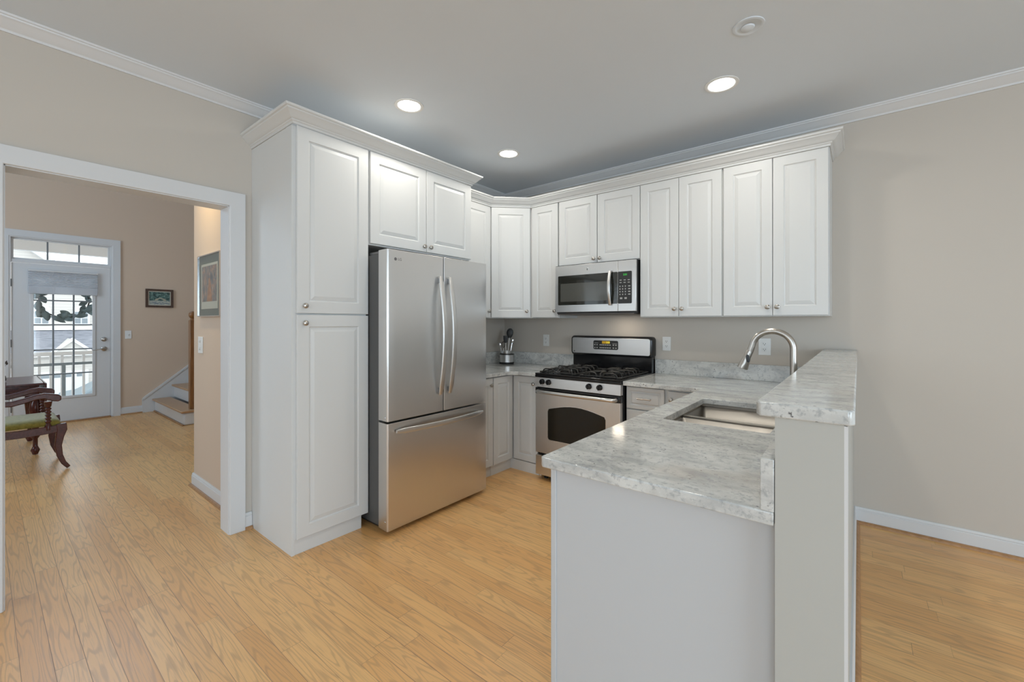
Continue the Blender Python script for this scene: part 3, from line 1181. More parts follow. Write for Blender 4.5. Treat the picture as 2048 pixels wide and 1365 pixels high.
br = thing('base_cabinet', 'white base cabinet with a bar-pull drawer right of the range', 'cabinet', (1.86, -0.3, 0))
m = MB()
m.box(1.708, 2.298, -0.610, -0.001, 0.09, ZB)
m.box(1.708, 2.298, -0.555, -0.001, 0.0, 0.0899)
ob('carcass', m, 'cab', br)
rdoor('drawer', (1.714, -0.610), (1, 0), 0.285, 0.690, 0.852, 'cab', br, fr=0.040, pull=True)
rdoor('door', (1.714, -0.610), (1, 0), 0.285, 0.095, 0.684, 'cab', br, knob=(0.25, 0.65))
rdoor('door', (2.022, -0.610), (1, 0), 0.235, 0.095, 0.846, 'cab', br, knob=(0.028, 0.787), fr=0.062)

bp = thing('peninsula_cabinet', 'white peninsula base cabinet with plain end panel under the granite counter', 'cabinet', (2.6, -1.5, 0))
m = MB()
m.box(2.300, 2.912, -2.470, -2.452, 0.0, ZB)
m.box(2.300, 2.912, -2.452, -1.80, 0.09, ZB)
m.box(2.300, 2.912, -1.80, -0.99, 0.09, 0.60)
m.box(2.300, 2.318, -1.80, -0.99, 0.60, ZB)
m.box(2.300, 2.912, -0.99, -0.611, 0.09, ZB)
m.box(2.300, 2.912, -0.610, -0.001, 0.09, ZB)
m.box(2.356, 2.912, -2.452, -0.001, 0.0, 0.0899)
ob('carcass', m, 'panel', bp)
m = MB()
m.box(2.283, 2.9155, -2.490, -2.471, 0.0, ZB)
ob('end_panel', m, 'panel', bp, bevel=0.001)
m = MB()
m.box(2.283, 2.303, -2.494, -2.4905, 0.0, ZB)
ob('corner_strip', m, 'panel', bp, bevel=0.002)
yy0 = -2.466
for wdt in (0.455, 0.455, 0.455, 0.455):
    rdoor('door', (2.300, yy0 + wdt - 0.004), (0, -1), wdt - 0.006, 0.095, 0.852, 'cab', bp, knob=(0.03, 0.80))
    yy0 += wdt

# ------------------------------------------------------------------ granite
TH = 0.032
ct = thing('countertop', 'polished grey-white granite countertop of the peninsula and right of the range', 'countertop', (2.4, -1.2, ZB))
# L shaped slab with sink cutout
cx0, cx1 = 2.260, 2.915
cyn = -2.527
kx0, kx1, ky0, ky1 = 2.375, 2.795, -1.725, -1.055
m = MB()
EPS = 0.0


def slab(b, outer, hole=None, z0=ZB + 0.001, z1=ZC):
    from mathutils.geometry import tessellate_polygon
    loopsv = [[Vector((x, y, 0)) for x, y in outer]]
    if hole:
        loopsv.append([Vector((x, y, 0)) for x, y in hole])
    flat = [p for l in loopsv for p in l]
    tris = tessellate_polygon(loopsv)
    top = [b.bm.verts.new((p.x, p.y, z1)) for p in flat]
    bot = [b.bm.verts.new((p.x, p.y, z0)) for p in flat]
    for t in tris:
        b.bm.faces.new([top[i] for i in t])
        b.bm.faces.new([bot[i] for i in reversed(t)])
    off = 0
    for l in loopsv:
        k_ = len(l)
        for i in range(k_):
            j = (i + 1) % k_
            b.bm.faces.new((bot[off + i], bot[off + j], top[off + j], top[off + i]))
        off += k_
    bmesh.ops.recalc_face_normals(b.bm, faces=b.bm.faces)
    return b


def rr(x0, x1, y0, y1, r, n=5):
    out = []
    for cx_, cy_, a0 in ((x1 - r, y1 - r, 0), (x0 + r, y1 - r, 90), (x0 + r, y0 + r, 180), (x1 - r, y0 + r, 270)):
        for i in range(n + 1):
            a = R(a0 + 90 * i / n)
            out.append((cx_ + r * math.cos(a), cy_ + r * math.sin(a)))
    return out


def joinplanar(b):
    bmesh.ops.dissolve_limit(b.bm, angle_limit=R(1), verts=b.bm.verts, edges=b.bm.edges)


slab(m, [(1.706, -0.002), (1.706, -0.675), (cx0, -0.675), (cx0, cyn + 0.012), (cx0 + 0.012, cyn), (cx1, cyn), (cx1, -0.002)],
     rr(kx0, kx1, ky0, ky1, 0.018))
o = ob('slab', m, 'granite', ct, bevel=0.004, seg=3)
m = MB()
m.box(1.706, 2.893, -0.021, -0.001, ZC, ZC + 0.121)
ob('backsplash', m, 'granite', ct, bevel=0.002)
m = MB()
m.box(2.887, 2.9155, cyn, -0.022, ZC, ZC + 0.121)
ob('side_splash', m, 'granite', ct, bevel=0.002)

cl = thing('countertop', 'grey-white granite countertop in the corner left of the range', 'countertop', (0.4, -0.5, ZB))
m = MB()
slab(m, [(0.002, -0.002), (0.002, -1.170), (0.645, -1.170), (0.645, -0.735), (0.715, -0.665), (0.923, -0.665), (0.923, -0.002)])
ob('slab', m, 'granite', cl, bevel=0.004, seg=3)
m = MB()
m.box(0.021, 0.923, -0.021, -0.001, ZC, ZC + 0.121)
m.box(0.001, 0.0209, -1.170, -0.001, ZC, ZC + 0.121)
ob('backsplash', m, 'granite', cl, bevel=0.002)

m = MB()
slab(m, [(2.879, -0.002), (2.879, -2.520), (2.887, -2.535), (3.052, -2.535), (3.060, -2.525), (3.060, -0.002)], None, 1.1125, 1.145)
tag(ob('bar_top', m, 'granite', bevel=0.004, seg=3), 'raised narrow granite bar top on the stub wall beside the peninsula', 'bar top')

# ------------------------------------------------------------------ sink
sk = thing('kitchen_sink', 'stainless double bowl undermount sink set in the peninsula countertop', 'sink', (2.585, -1.39, 0.65))


def bowl(x0, x1, y0, y1, zt, zb, name):
    b = MB()
    r = 0.022
    rings = []
    for z, ins, rad in ((zt, 0.0, r), (zb + 0.035, 0.006, r), (zb + 0.012, 0.016, r), (zb, 0.045, r * 0.8)):
        rings.append([(x, y, z) for x, y in rr(x0 + ins, x1 - ins, y0 + ins, y1 - ins, rad, 6)])
    b.loops(rings, cap0=False, cap1=True)
    o_ = ob(name, b, 'sink', sk, smooth=50)
    s_ = o_.modifiers.new('thick', 'SOLIDIFY')
    s_.thickness = 0.003
    s_.offset = 1
    b = MB()
    b.lathe([(0.042, 0.0), (0.042, 0.003), (0.030, 0.004), (0.026, 0.0015), (0, 0.001)], ((x0 + x1) / 2, (y0 + y1) / 2, zb + 0.001))
    ob('drain', b, 'nickel', o_)


bowl(kx0 - 0.008, kx1 + 0.008, -1.733, -1.4265, 0.8465, 0.655, 'near_bowl')
bowl(kx0 - 0.008, kx1 + 0.008, -1.4085, -1.047, 0.8465, 0.655, 'far_bowl')
m = MB()
slab(m, rr(kx0 - 0.03, kx1 + 0.03, ky0 - 0.03, ky1 + 0.03, 0.04), rr(kx0 - 0.007, kx1 + 0.007, ky0 - 0.007, ky1 + 0.007, 0.02), 0.847, 0.8595)
ob('rim', m, 'sink', sk)
m = MB()
m.box(kx0 - 0.004, kx1 + 0.004, -1.426, -1.409, 0.835, 0.8585)
ob('divider', m, 'sink', sk, bevel=0.004)

# ------------------------------------------------------------------ faucet
fa = thing('faucet', 'brushed nickel gooseneck pull-down faucet behind the sink', 'faucet', (2.838, -1.36, ZC))
fx, fy = 2.838, -1.36
m = MB()
m.lathe([(0.027, ZC), (0.027, ZC + 0.006), (0.021, ZC + 0.012), (0.018, ZC + 0.05), (0.0145, ZC + 0.065)], (fx, fy, 0))
ob('base', m, 'nickel', fa)
rad = 0.083
zc = 1.207
pts = [(fx, fy, ZC + 0.05), (fx, fy, 1.05), (fx, fy, 1.15)]
for i in range(0, 18):
    a = R(i * 10)
    pts.append((fx - rad + rad * math.cos(a), fy, zc + rad * math.sin(a) * 0.98))
pts.append((fx - 2 * rad - 0.010, fy, 1.185))
m = MB()
m.tube(pts, 0.0143, 18)
ob('spout', m, 'nickel', fa)
hx = fx - 2 * rad - 0.009
m = MB()
ax = Vector((-0.38, 0.0, -1)).normalized()
m.lathe([(0.0145, 0), (0.0155, 0.004), (0.0165, 0.03), (0.0205, 0.065), (0.024, 0.088), (0.0235, 0.092), (0.018, 0.093), (0, 0.090)], (hx, fy, 1.195), tuple(ax), 22)
hd = ob('spray_head', m, 'nickel', fa)
m = MB()
bc_ = Vector((hx, fy, 1.195)) + ax * 0.040 + Vector((0.008, -0.0165, 0))
m.lathe([(0.0, 0), (0.010, 0.0), (0.010, 0.003), (0.006, 0.0045), (0, 0.0045)], tuple(bc_), (0.35, -0.94, 0), 16, sq=(0.55, 1.5) if False else (1, 1))
for v in m.bm.verts:
    d = v.co - bc_
    v.co = bc_ + Vector((d.x * 0.85 - d.z * 0.2, d.y, d.z * 1.9))
ob('spray_button', m, 'blackm', hd)
m = MB()
m.lathe([(0.012, 0), (0.012, 0.018), (0.009, 0.022)], (fx, fy + 0.008, ZC + 0.075), (0, 1, 0.2), 14)
m.tube([(fx, fy + 0.024, ZC + 0.080), (fx, fy + 0.055, ZC + 0.09), (fx, fy + 0.09, ZC + 0.11)], [0.006, 0.005, 0.004], 10)
ob('lever', m, 'nickel', fa)

# ------------------------------------------------------------------ refrigerator
fr = thing('refrigerator', 'stainless french-door refrigerator with bottom freezer drawer', 'refrigerator', (0.42, -1.66, 0))
FXF = 0.802
fy0, fy1 = -2.086, -1.176
m = MB()
m.box(0.04, 0.695, fy0 + 0.012, fy1 - 0.012, 0.035, 1.764)
ob('body', m, 'grey', fr, bevel=0.004)
m = MB()
m.box(0.05, 0.66, fy0 + 0.05, fy1 - 0.05, 0.0, 0.036)
ob('base_grille', m, 'blackm', fr)


def fdoor(name, y0, y1, z0, z1):
    b = MB()
    r = 0.012
    ra = r if y0 < ym else 0.003      # tight edge where the two doors meet
    rb = r if y1 > ym else 0.003
    sec = [(0.702, y0 + 0.004), (FXF - ra, y0)]
    n_ = 8
    bulge = 0.0
    for i in range(5):
        a = R(-90 + 22.5 * i)
        sec.append((FXF - ra + ra * math.cos(a), y0 + ra + ra * math.sin(a)))
    for i in range(1, n_):
        sec.append((FXF + bulge, y0 + ra + (y1 - y0 - ra - rb) * i / n_))
    for i in range(5):
        a = R(22.5 * i)
        sec.append((FXF - rb + rb * math.cos(a), y1 - rb + rb * math.sin(a)))
    sec += [(FXF - rb, y1), (0.702, y1 - 0.004)]
    out = []
    for p in sec:
        if not out or (abs(p[0] - out[-1][0]) + abs(p[1] - out[-1][1])) > 1e-6:
            out.append(p)
    b.loops([[(x, y, z) for x, y in out] for z in (z0, z1)])
    return ob(name, b, 'steel', fr, bevel=0.0015)


ym = -1.624
dL = fdoor('door', fy0, ym - 0.0035, 0.711, 1.786)
dR = fdoor('door', ym + 0.0035, fy1, 0.711, 1.786)
dF = fdoor('freezer_drawer', fy0, fy1, 0.030, 0.698)


def bow_handle(pts, wv, tv, parent, name='handle'):
    """strap handle: pts centre line, wv half width vec, tv half thickness vec"""
    b = MB()
    rings = []
    k_ = len(pts)
    for i, p in enumerate(pts):
        p = Vector(p)
        wv_, tv_ = Vector(wv), Vector(tv)
        e = 0.55 if i in (0, k_ - 1) else 1
        ring = []
        for j in range(16):
            a = 2 * PI * j / 16
            ca, sa = math.cos(a), math.sin(a)
            ring.append(p + wv_ * e * math.copysign(abs(ca) ** 0.45, ca) + tv_ * math.copysign(abs(sa) ** 0.45, sa))
        rings.append(ring)
    b.loops(rings)
    return ob(name, b, 'handle', parent, smooth=50)


K = 16
for yc, par in ((ym - 0.047, dL), (ym + 0.042, dR)):
    pts = []
    for i in range(K + 1):
        t = i / K
        z = 0.830 + t * (1.648 - 0.830)
        d = 0.020 + 0.050 * math.sin(PI * t) ** 0.85
        pts.append((FXF + d, yc, z))
    h = bow_handle(pts, (0, 0.0185, 0), (0.007, 0, 0), par)
    for z in (0.860, 1.618):
        b = MB()
        b.box(FXF, FXF + 0.030, yc - 0.010, yc + 0.010, z - 0.016, z + 0.016)
        ob('handle_mount', b, 'hinge', h)
pts = []
for i in range(K + 1):
    t = i / K
    y = fy0 + 0.055 + t * (0.79)
    d = 0.018 + 0.042 * math.sin(PI * t) ** 0.85
    pts.append((FXF + d, y, 0.645))
h = bow_handle(pts, (0, 0, 0.0165), (0.006, 0, 0), dF)
for y in (fy0 + 0.085, fy0 + 0.815):
    b = MB()
    b.box(FXF, FXF + 0.026, y - 0.016, y + 0.016, 0.635, 0.655)
    ob('handle_mount', b, 'hinge', h)
for y in (fy0 + 0.055, fy1 - 0.055):
    m = MB()
    m.box(0.58, 0.75, y - 0.035, y + 0.035, 1.765, 1.784)
    ob('hinge_cover', m, 'hinge', fr, bevel=0.004)
m = MB()
m.lathe([(0.010, 0), (0.010, 0.0006), (0.0, 0.0006)], (FXF, fy0 + 0.060, 1.728), (1, 0, 0), 20)
ob('logo', m, 'mark', dL)
text_mesh('logo_letters', 'LG', 0.024, 'mark', (FXF + 0.0006, fy0 + 0.092, 1.728), (R(90), 0, R(90)), dL, 0.0004)
for z in (0.735, 0.085):
    m = MB()
    m.lathe([(0.006, 0), (0.005, 0.002), (0, 0.003)], (0.775, fy0 + 0.0015, z), (0, -1, 0), 10)
    ob('screw_cap', m, 'silver', fr)

# ------------------------------------------------------------------ range
rg = thing('gas_range', 'stainless and black gas range with cast iron grates', 'range', (1.315, -0.35, 0))
rx0, rx1, ryf = 0.926, 1.703, -0.66
m = MB()
m.box(rx0 + 0.004, rx1 - 0.004, ryf, -0.03, 0.035, 0.888)
ob('body', m, 'black', rg)
m = MB()
m.box(rx0 + 0.0, rx1 - 0.0, -0.705, -0.085, 0.8895, 0.902)
m.box(rx0 + 0.0, rx1 - 0.0, -0.705, -0.665, 0.866, 0.889)
ob('cooktop', m, 'black', rg, bevel=0.005)
m = MB()
m.prism([(-0.6605, 0.786), (-0.702, 0.786), (-0.698, 0.8655), (-0.6605, 0.8655)], rx0 + 0.001, rx1 - 0.001, 'x')
cp = ob('control_panel', m, 'steel', rg, bevel=0.001)
for x in (1.003, 1.067, 1.441, 1.533):
    m = MB()
    m.lathe([(0.023, 0), (0.0235, 0.006), (0.021, 0.010), (0.019, 0.024), (0.016, 0.027), (0, 0.027)], (x, -0.7005, 0.832), (0, -1, 0), 22)
    m.box(x - 0.004, x + 0.004, -0.733, -0.722, 0.812, 0.854)
    ob('burner_knob', m, 'black', cp)
for x in (1.003, 1.067, 1.441, 1.533):
    m = MB()
    m.box(x - 0.012, x + 0.012, -0.7022, -0.7000, 0.797, 0.799)
    ob('printed_legend', m, 'mark', cp)
m = MB()
od = ob('oven_door', m.box(rx0 + 0.004, rx1 - 0.004, -0.700, -0.6605, 0.232, 0.7295), 'steel', rg, bevel=0.002)
m = MB()
m.box(rx0 + 0.002, rx1 - 0.002, -0.701, -0.6605, 0.730, 0.780)
ob('top_band', m, 'black', od, bevel=0.003)
# arched oven window
wx0, wx1, wz0, wz1 = 1.058, 1.580, 0.355, 0.640
poly = [(wx0 + 0.02, wz0), (wx1 - 0.02, wz0), (wx1 - 0.006, wz0 + 0.006), (wx1, wz0 + 0.02), (wx1, wz1 - 0.05), (wx1 - 0.010, wz1 - 0.03)]
for i in range(1, 10):
    t = i / 10
    poly.append((wx1 - 0.010 - t * (wx1 - wx0 - 0.02), wz1 - 0.03 + 0.042 * math.sin(PI * t)))
poly += [(wx0 + 0.010, wz1 - 0.03), (wx0, wz1 - 0.05), (wx0, wz0 + 0.02), (wx0 + 0.006, wz0 + 0.006)]
m = MB()
cxw, czw = (wx0 + wx1) / 2, (wz0 + wz1) / 2
big = [(cxw + (x - cxw) * 1.018, czw + (z - czw) * 1.03) for x, z in poly]
m.prism(big, -0.7015, -0.700, 'y')
ob('window_trim', m, 'silver', od)
m = MB()
m.prism(poly, -0.7025, -0.7015, 'y')
ob('oven_window', m, 'dkglass', od)
pts = [(0.968, -0.703, 0.752), (0.970, -0.730, 0.752), (0.985, -0.745, 0.752)]
pts += [(0.985 + (1.655 - 0.985) * i / 10, -0.745 - 0.008 * math.sin(PI * i / 10), 0.752) for i in range(1, 10)]
pts += [(1.655, -0.745, 0.752), (1.668, -0.730, 0.752), (1.670, -0.703, 0.752)]
m = MB()
m.tube(pts, 0.0145, 14)
ob('handle', m, 'handle', od, smooth=60)
m = MB()
sd = ob('storage_drawer', m.box(rx0 + 0.004, rx1 - 0.004, -0.698, -0.6605, 0.045, 0.208), 'steel', rg, bevel=0.003)
for x in (rx0 + 0.06, rx1 - 0.06):
    for y in (-0.62, -0.10):
        m = MB()
        m.lathe([(0.018, 0), (0.018, 0.01), (0.010, 0.012), (0.010, 0.036)], (x, y, 0))
        ob('leg', m, 'blackm', rg)
# backguard
m = MB()
m.box(rx0 + 0.006, rx1 - 0.004, -0.080, -0.004, 0.8905, 1.03)
ob('rear_riser', m, 'black', rg)
bgx0, bgx1, bgz0, bgz1 = 0.912, 1.706, 1.022, 1.205
m = MB()
m.loops([[(x, y, z) for x, z in rr(bgx0 + i_, bgx1 - i_, bgz0 + i_, bgz1 - i_, 0.03)] for y, i_ in ((-0.004, 0), (-0.078, 0.0), (-0.088, 0.004), (-0.092, 0.012))])
bgd = ob('backguard', m, 'black', rg, smooth=40)
m = MB()
m.loops([[(x, y, z) for x, z in rr(bgx0 + 0.018, bgx1 - 0.018, bgz0 + 0.020, bgz1 - 0.018, 0.016)] for y in (-0.0915, -0.0945)])
ssp = ob('steel_fascia', m, 'steel', bgd, bevel=0.001)
m = MB()
m.loops([[(x, y, z) for x, z in rr(1.155, 1.400, 1.082, 1.164, 0.014)] for y in (-0.0945, -0.0975)])
dsp = ob('display_panel', m, 'blackm', bgd)
# display, legends
m = MB()
m.box(1.243, 1.320, -0.0982, -0.0974, 1.136, 1.159)
ob('clock_window', m, 'amber', bgd)
text_mesh('clock_digits', '2:51', 0.022, 'amber_digit', (1.305, -0.0985, 1.1475), (R(90), 0, 0), bgd, 0.0003)
m = MB()
for r_, z in enumerate((1.124, 1.098)):
    for x in (1.170, 1.193, 1.225, 1.243, 1.261, 1.281, 1.301, 1.322, 1.355, 1.380):
        m.box(x - 0.0065, x + 0.0065, -0.0985, -0.0974, z - 0.005, z + 0.005)
m.box(1.165, 1.205, -0.0985, -0.0974, 1.139, 1.142)
m.box(1.345, 1.390, -0.0985, -0.0974, 1.136, 1.139)
ob('touch_button', m, 'btn', bgd)
m = MB()
m.box(0.945, 0.957, -0.0955, -0.0944, 1.052, 1.064)
ob('logo', m, 'mark', bgd)
# burners and grates
for x in (1.12, 1.51):
    for y in (-0.53, -0.25):
        m = MB()
        m.lathe([(0.052, 0.902), (0.050, 0.908), (0.030, 0.912), (0.030, 0.916), (0.040, 0.917), (0.040, 0.923), (0.034, 0.926), (0, 0.926)], (x, y, 0), seg=24)
        ob('burner', m, 'iron', rg)
for x in (1.12, 1.51):
    m = MB()
    zt, zb = 0.938, 0.904
    hw = 0.172
    for y in (-0.53, -0.25):
        # arched fingers from four sides
        for k_ in range(8):
            a = 2 * PI * k_ / 8 + PI / 8 * 0
            dx, dy = math.cos(a), math.sin(a)
            ln = 0.125 if k_ % 2 == 0 else 0.150
            ln2 = min(ln, hw / max(1e-6, abs(dx)) if abs(dx) > 0.3 else 9, 0.125 / max(1e-6, abs(dy)) if abs(dy) > 0.3 else 9)
            P1 = Vector((x + dx * 0.028, y + dy * 0.028, zt))
            P2 = Vector((x + dx * (ln2 - 0.03), y + dy * (ln2 - 0.03), zt))
            P3 = Vector((x + dx * (ln2 - 0.010), y + dy * (ln2 - 0.010), zt - 0.006))
            P4 = Vector((x + dx * ln2, y + dy * ln2, zb))
            m.tube([P1, P2, P3, P4], 0.0058, 8)
    m.tube([(x - hw, -0.655, zb + 0.006), (x + hw, -0.655, zb + 0.006), (x + hw, -0.125, zb + 0.006), (x - hw, -0.125, zb + 0.006)], 0.006, 8, closed=True)
    m.tube([(x - hw, -0.39, zb + 0.004), (x - hw + 0.02, -0.39, zt), (x + hw - 0.02, -0.39, zt), (x + hw, -0.39, zb + 0.004)], 0.0058, 8)
    for y in (-0.655,):
        for s_ in (-1, 1):
            m.tube([(x + s_ * 0.145, y, zb + 0.002), (x + s_ * 0.135, y, zt - 0.008), (x + s_ * 0.115, y, zt), (x + s_ * 0.055, y, zt), (x + s_ * 0.035, y, zt - 0.008), (x + s_ * 0.028, y, zb + 0.002)], 0.0058, 8)
    ob('grate', m, 'iron', rg, smooth=60)

# ------------------------------------------------------------------ microwave
mw = thing('microwave', 'stainless over-the-range microwave mounted above the range', 'microwave', (1.315, -0.2, 1.405))
mx0, mx1, mz0, mz1, myf = 0.936, 1.694, 1.408, 1.8355, -0.402
m = MB()
m.box(mx0 + 0.004, mx1 - 0.004, myf + 0.022, -0.002, mz0, mz1)
ob('body', m, 'blackm', mw)
mxs = 1.541
m = MB()
m.box(mx0, mxs - 0.001, myf, myf + 0.0215, mz0 + 0.012, mz1 - 0.004)
md = ob('door', m, 'steel', mw, bevel=0.002)
m = MB()
m.loops([[(x, y, z) for x, z in rr(0.966, mxs - 0.003, 1.482, 1.742, 0.008)] for y in (myf - 0.0005, myf - 0.002)])
ob('door_glass', m, 'mwglass', md)
m = MB()
m.loops([[(x, y, z) for x, z in rr(0.992, 1.455, 1.512, 1.672, 0.006)] for y in (myf - 0.0021, myf - 0.0026)])
ob('mesh_window', m, solid('microwave_mesh', (0.085, 0.085, 0.075), 0.12, 0.0, 0.7), md)
pts = [(1.478, myf - 0.002, 1.470)] + [(1.478, myf - 0.018 - 0.026 * math.sin(PI * i / 12), 1.472 + (1.752 - 1.472) * i / 12) for i in range(13)] + [(1.478, myf - 0.002, 1.754)]
m = MB()
rings = []
for p in pts:
    p = Vector(p)
    rings.append([p + Vector((0.013 * math.copysign(abs(math.cos(a)) ** 0.6, math.cos(a)), 0.006 * math.copysign(abs(math.sin(a)) ** 0.6, math.sin(a)), 0)) for a in [2 * PI * j / 14 for j in range(14)]])
m.loops(rings)
ob('handle', m, 'handle', md, smooth=60)
m = MB()
m.lathe([(0.011, 0), (0.011, 0.002), (0.009, 0.003), (0, 0.003)], (1.263, myf, 1.786), (0, -1, 0), 24)
lg = ob('logo', m, 'silver', md)
m = MB()
m.lathe([(0.0085, 0), (0.0085, 0.0006), (0, 0.0006)], (1.263, myf - 0.003, 1.786), (0, -1, 0), 24)
ob('logo_ground', m, 'mark', lg)
text_mesh('logo_letters', 'GE', 0.011, 'silver', (1.263, myf - 0.0038, 1.786), (R(90), 0, 0), lg, 0.0003)
m = MB()
m.box(mxs + 0.0005, mx1, myf, myf + 0.0215, mz0 + 0.012, mz1 - 0.004)
mc = ob('control_panel', m, 'steel', mw, bevel=0.002)
m = MB()
m.loops([[(x, y, z) for x, z in rr(mxs + 0.001, 1.660, 1.482, 1.742, 0.008)] for y in (myf - 0.0005, myf - 0.002)])
ob('keypad', m, 'blackm', mc)
text_mesh('clock_digits', '2:51', 0.020, 'green', (1.605, myf - 0.0026, 1.715), (R(90), 0, 0), mc, 0.0002)
m = MB()
for z in (1.672, 1.652):
    for x in (1.565, 1.600, 1.635):
        m.box(x - 0.009, x + 0.009, myf - 0.0026, myf - 0.0018, z - 0.003, z + 0.003)
for z in (1.622, 1.600, 1.578, 1.556):
    for x in (1.560, 1.583, 1.606):
        m.box(x - 0.004, x + 0.004, myf - 0.0026, myf - 0.0018, z - 0.005, z + 0.005)
    m.box(1.630, 1.648, myf - 0.0026, myf - 0.0018, z - 0.004, z + 0.004)
for x in (1.570, 1.608):
    m.box(x - 0.010, x + 0.010, myf - 0.0026, myf - 0.0018, 1.518, 1.532)
ob('touch_button', m, 'btn', mc)
m = MB()
m.box(mx0 + 0.002, mx1 - 0.002, myf + 0.004, myf + 0.0215, mz1 - 0.0038, mz1 - 0.0005)
ob('vent_grille', m, 'blackm', mw)
m = MB()
m.box(mx0 + 0.02, mx1 - 0.02, myf + 0.012, -0.02, mz0 - 0.012, mz0 - 0.0005)
ob('underside_panel', m, 'brown', mw)

area('cooktop_lamp', (1.45, -0.20, mz0 - 0.014), (0, 0, 0), 0.10, 0.04, 0.55, (1.0, 0.86, 0.68))

# ------------------------------------------------------------------ utensil crock (top-level utensils)
ux, uy = 0.185, -0.185
uc = thing('utensil_crock', 'round stainless and black utensil carousel in the counter corner', 'utensil holder', (ux, uy, ZC))
m = MB()
m.lathe([(0.075, ZC + 0.001), (0.077, ZC + 0.006), (0.077, ZC + 0.020), (0.074, ZC + 0.0215)], (ux, uy, 0), seg=32)
ob('base', m, 'blackm', uc)
m = MB()
m.lathe([(0.073, ZC + 0.022), (0.073, ZC + 0.098), (0.071, ZC + 0.100)], (ux, uy, 0), seg=36)
ob('drum', m, 'steel', uc)
m = MB()
m.lathe([(0.076, ZC + 0.1005), (0.076, ZC + 0.108), (0.060, ZC + 0.110)], (ux, uy, 0), seg=32)
ob('black_ring', m, 'blackm', uc)
m = MB()
m.lathe([(0.045, ZC + 0.111), (0.046, ZC + 0.140), (0.042, ZC + 0.140), (0.041, ZC + 0.112)], (ux, uy, 0), seg=28)
ob('inner_cup', m, 'steel', uc)
right = Vector((0.778, 0.628, 0))


def utensil(name, lab, off, tilt, zlen, mat_h, head):
    b0 = Vector((ux, uy, ZC + 0.112)) + right * off
    dirv = (Vector((0, 0, 1)) + right * tilt).normalized()
    t = thing(name, lab, 'kitchen utensil', tuple(b0), 'utensils standing in the carousel')
    b = MB()
    top = b0 + dirv * zlen
    b.tube([b0, b0 + dirv * zlen * 0.5, top], [0.005, 0.006, 0.004], 10)
    ob('handle', b, mat_h, t)
    b = MB()
    if head == 'spoon':
        c_ = top + dirv * 0.045
        b.lathe([(0.001, -0.055), (0.018, -0.045), (0.032, -0.015), (0.036, 0.010), (0.030, 0.035), (0.014, 0.050), (0.001, 0.053)], tuple(c_), tuple(dirv), 18)
        fl = Vector((-0.628, 0.778, 0))
        for v in b.bm.verts:
            d = v.co - c_
            v.co = v.co - fl * d.dot(fl) * 0.75
        ob('bowl', b, 'blackm', t)
    elif head == 'turner':
        c_ = top + dirv * 0.04
        b.lathe([(0.005, -0.045), (0.020, -0.03), (0.024, 0.0), (0.024, 0.035), (0.001, 0.036)], tuple(c_), tuple(dirv), 12)
        fl = Vector((-0.628, 0.778, 0))
        for v in b.bm.verts:
            d = v.co - c_
            v.co = v.co - fl * d.dot(fl) * 0.85
        ob('blade', b, 'blackm', t)
    elif head == 'whisk':
        for k_ in range(4):
            a = PI * k_ / 4
            sd_ = Vector((math.cos(a), math.sin(a), 0))
            b.tube([top, top + dirv * 0.02 + sd_ * 0.016, top + dirv * 0.05 + sd_ * 0.022, top + dirv * 0.072, top + dirv * 0.05 - sd_ * 0.022, top + dirv * 0.02 - sd_ * 0.016, top], 0.0012, 6)
        ob('wires', b, 'twig', t)
    else:
        c_ = top + dirv * 0.02
        b.lathe([(0.003, -0.025), (0.014, -0.012), (0.019, 0.004), (0.014, 0.018), (0.001, 0.024)], tuple(c_), tuple(dirv), 14)
        fl = Vector((-0.628, 0.778, 0))
        for v in b.bm.verts:
            d = v.co - c_
            v.co = v.co - fl * d.dot(fl) * 0.5
        ob('bowl', b, 'silver', t)
    return t


utensil('ladle_spoon', 'large black nylon spoon, tallest utensil in the carousel', 0.012, 0.10, 0.165, 'nickel', 'spoon')
utensil('turner', 'slim black spatula left of the tallest black spoon', -0.008, -0.02, 0.110, 'nickel', 'turner')
utensil('metal_spoon', 'silver handled spoon leaning left out of the carousel', -0.052, -0.22, 0.070, 'silver', 'metal')
utensil('whisk', 'short wire whisk behind the leaning silver spoon', -0.030, -0.05, 0.055, 'nickel', 'whisk')
utensil('skimmer', 'thin silver utensil right of the black spoon', 0.040, 0.16, 0.110, 'silver', 'metal')

# ------------------------------------------------------------------ ceiling fixtures
rl = thing('recessed_light', 'lit round recessed ceiling light nearest the pantry crown', 'ceiling light', (0.80, -1.92, CEIL), 'recessed ceiling lights')
m = MB()
m.loops([[(0.80 + r_ * math.cos(a), -1.92 + r_ * math.sin(a), CEIL - h_) for a in [2 * PI * i / 40 for i in range(40)]]
         for r_, h_ in ((0.093, 0.0005), (0.092, 0.004), (0.082, 0.006), (0.074, 0.005), (0.070, 0.0005))], cap0=False, cap1=False)
ob('trim_ring', m, 'plastic', rl, smooth=50)
m = MB()
m.lathe([(0.0695, -0.0038), (0.0695, -0.0006)], (0.80, -1.92, CEIL), seg=40)
ob('lens', m, 'lens', rl)
LAMPC = (1.0, 0.96, 0.88)
spots = [((0.80, -1.92), None), ((0.80, -0.905), 'lit round recessed ceiling light in the corner above the microwave'),
         ((2.437, -0.918), 'lit round recessed ceiling light at right, nearest the heat detector'),
         ((2.437, -1.97), 'added recessed ceiling light out of view over the peninsula, nearest the camera')]  # last one is added out of view for extra light
for i, ((lx, ly), lab) in enumerate(spots):
    if i:
        c = copy_tree(rl)
        c.location = (lx, ly, CEIL)
        c['label'] = lab
    area('recessed_lamp', (lx, ly, CEIL - 0.012), (0, 0, 0), 0.12, 0.12, 4.4, LAMPC, 'DISK', 170)

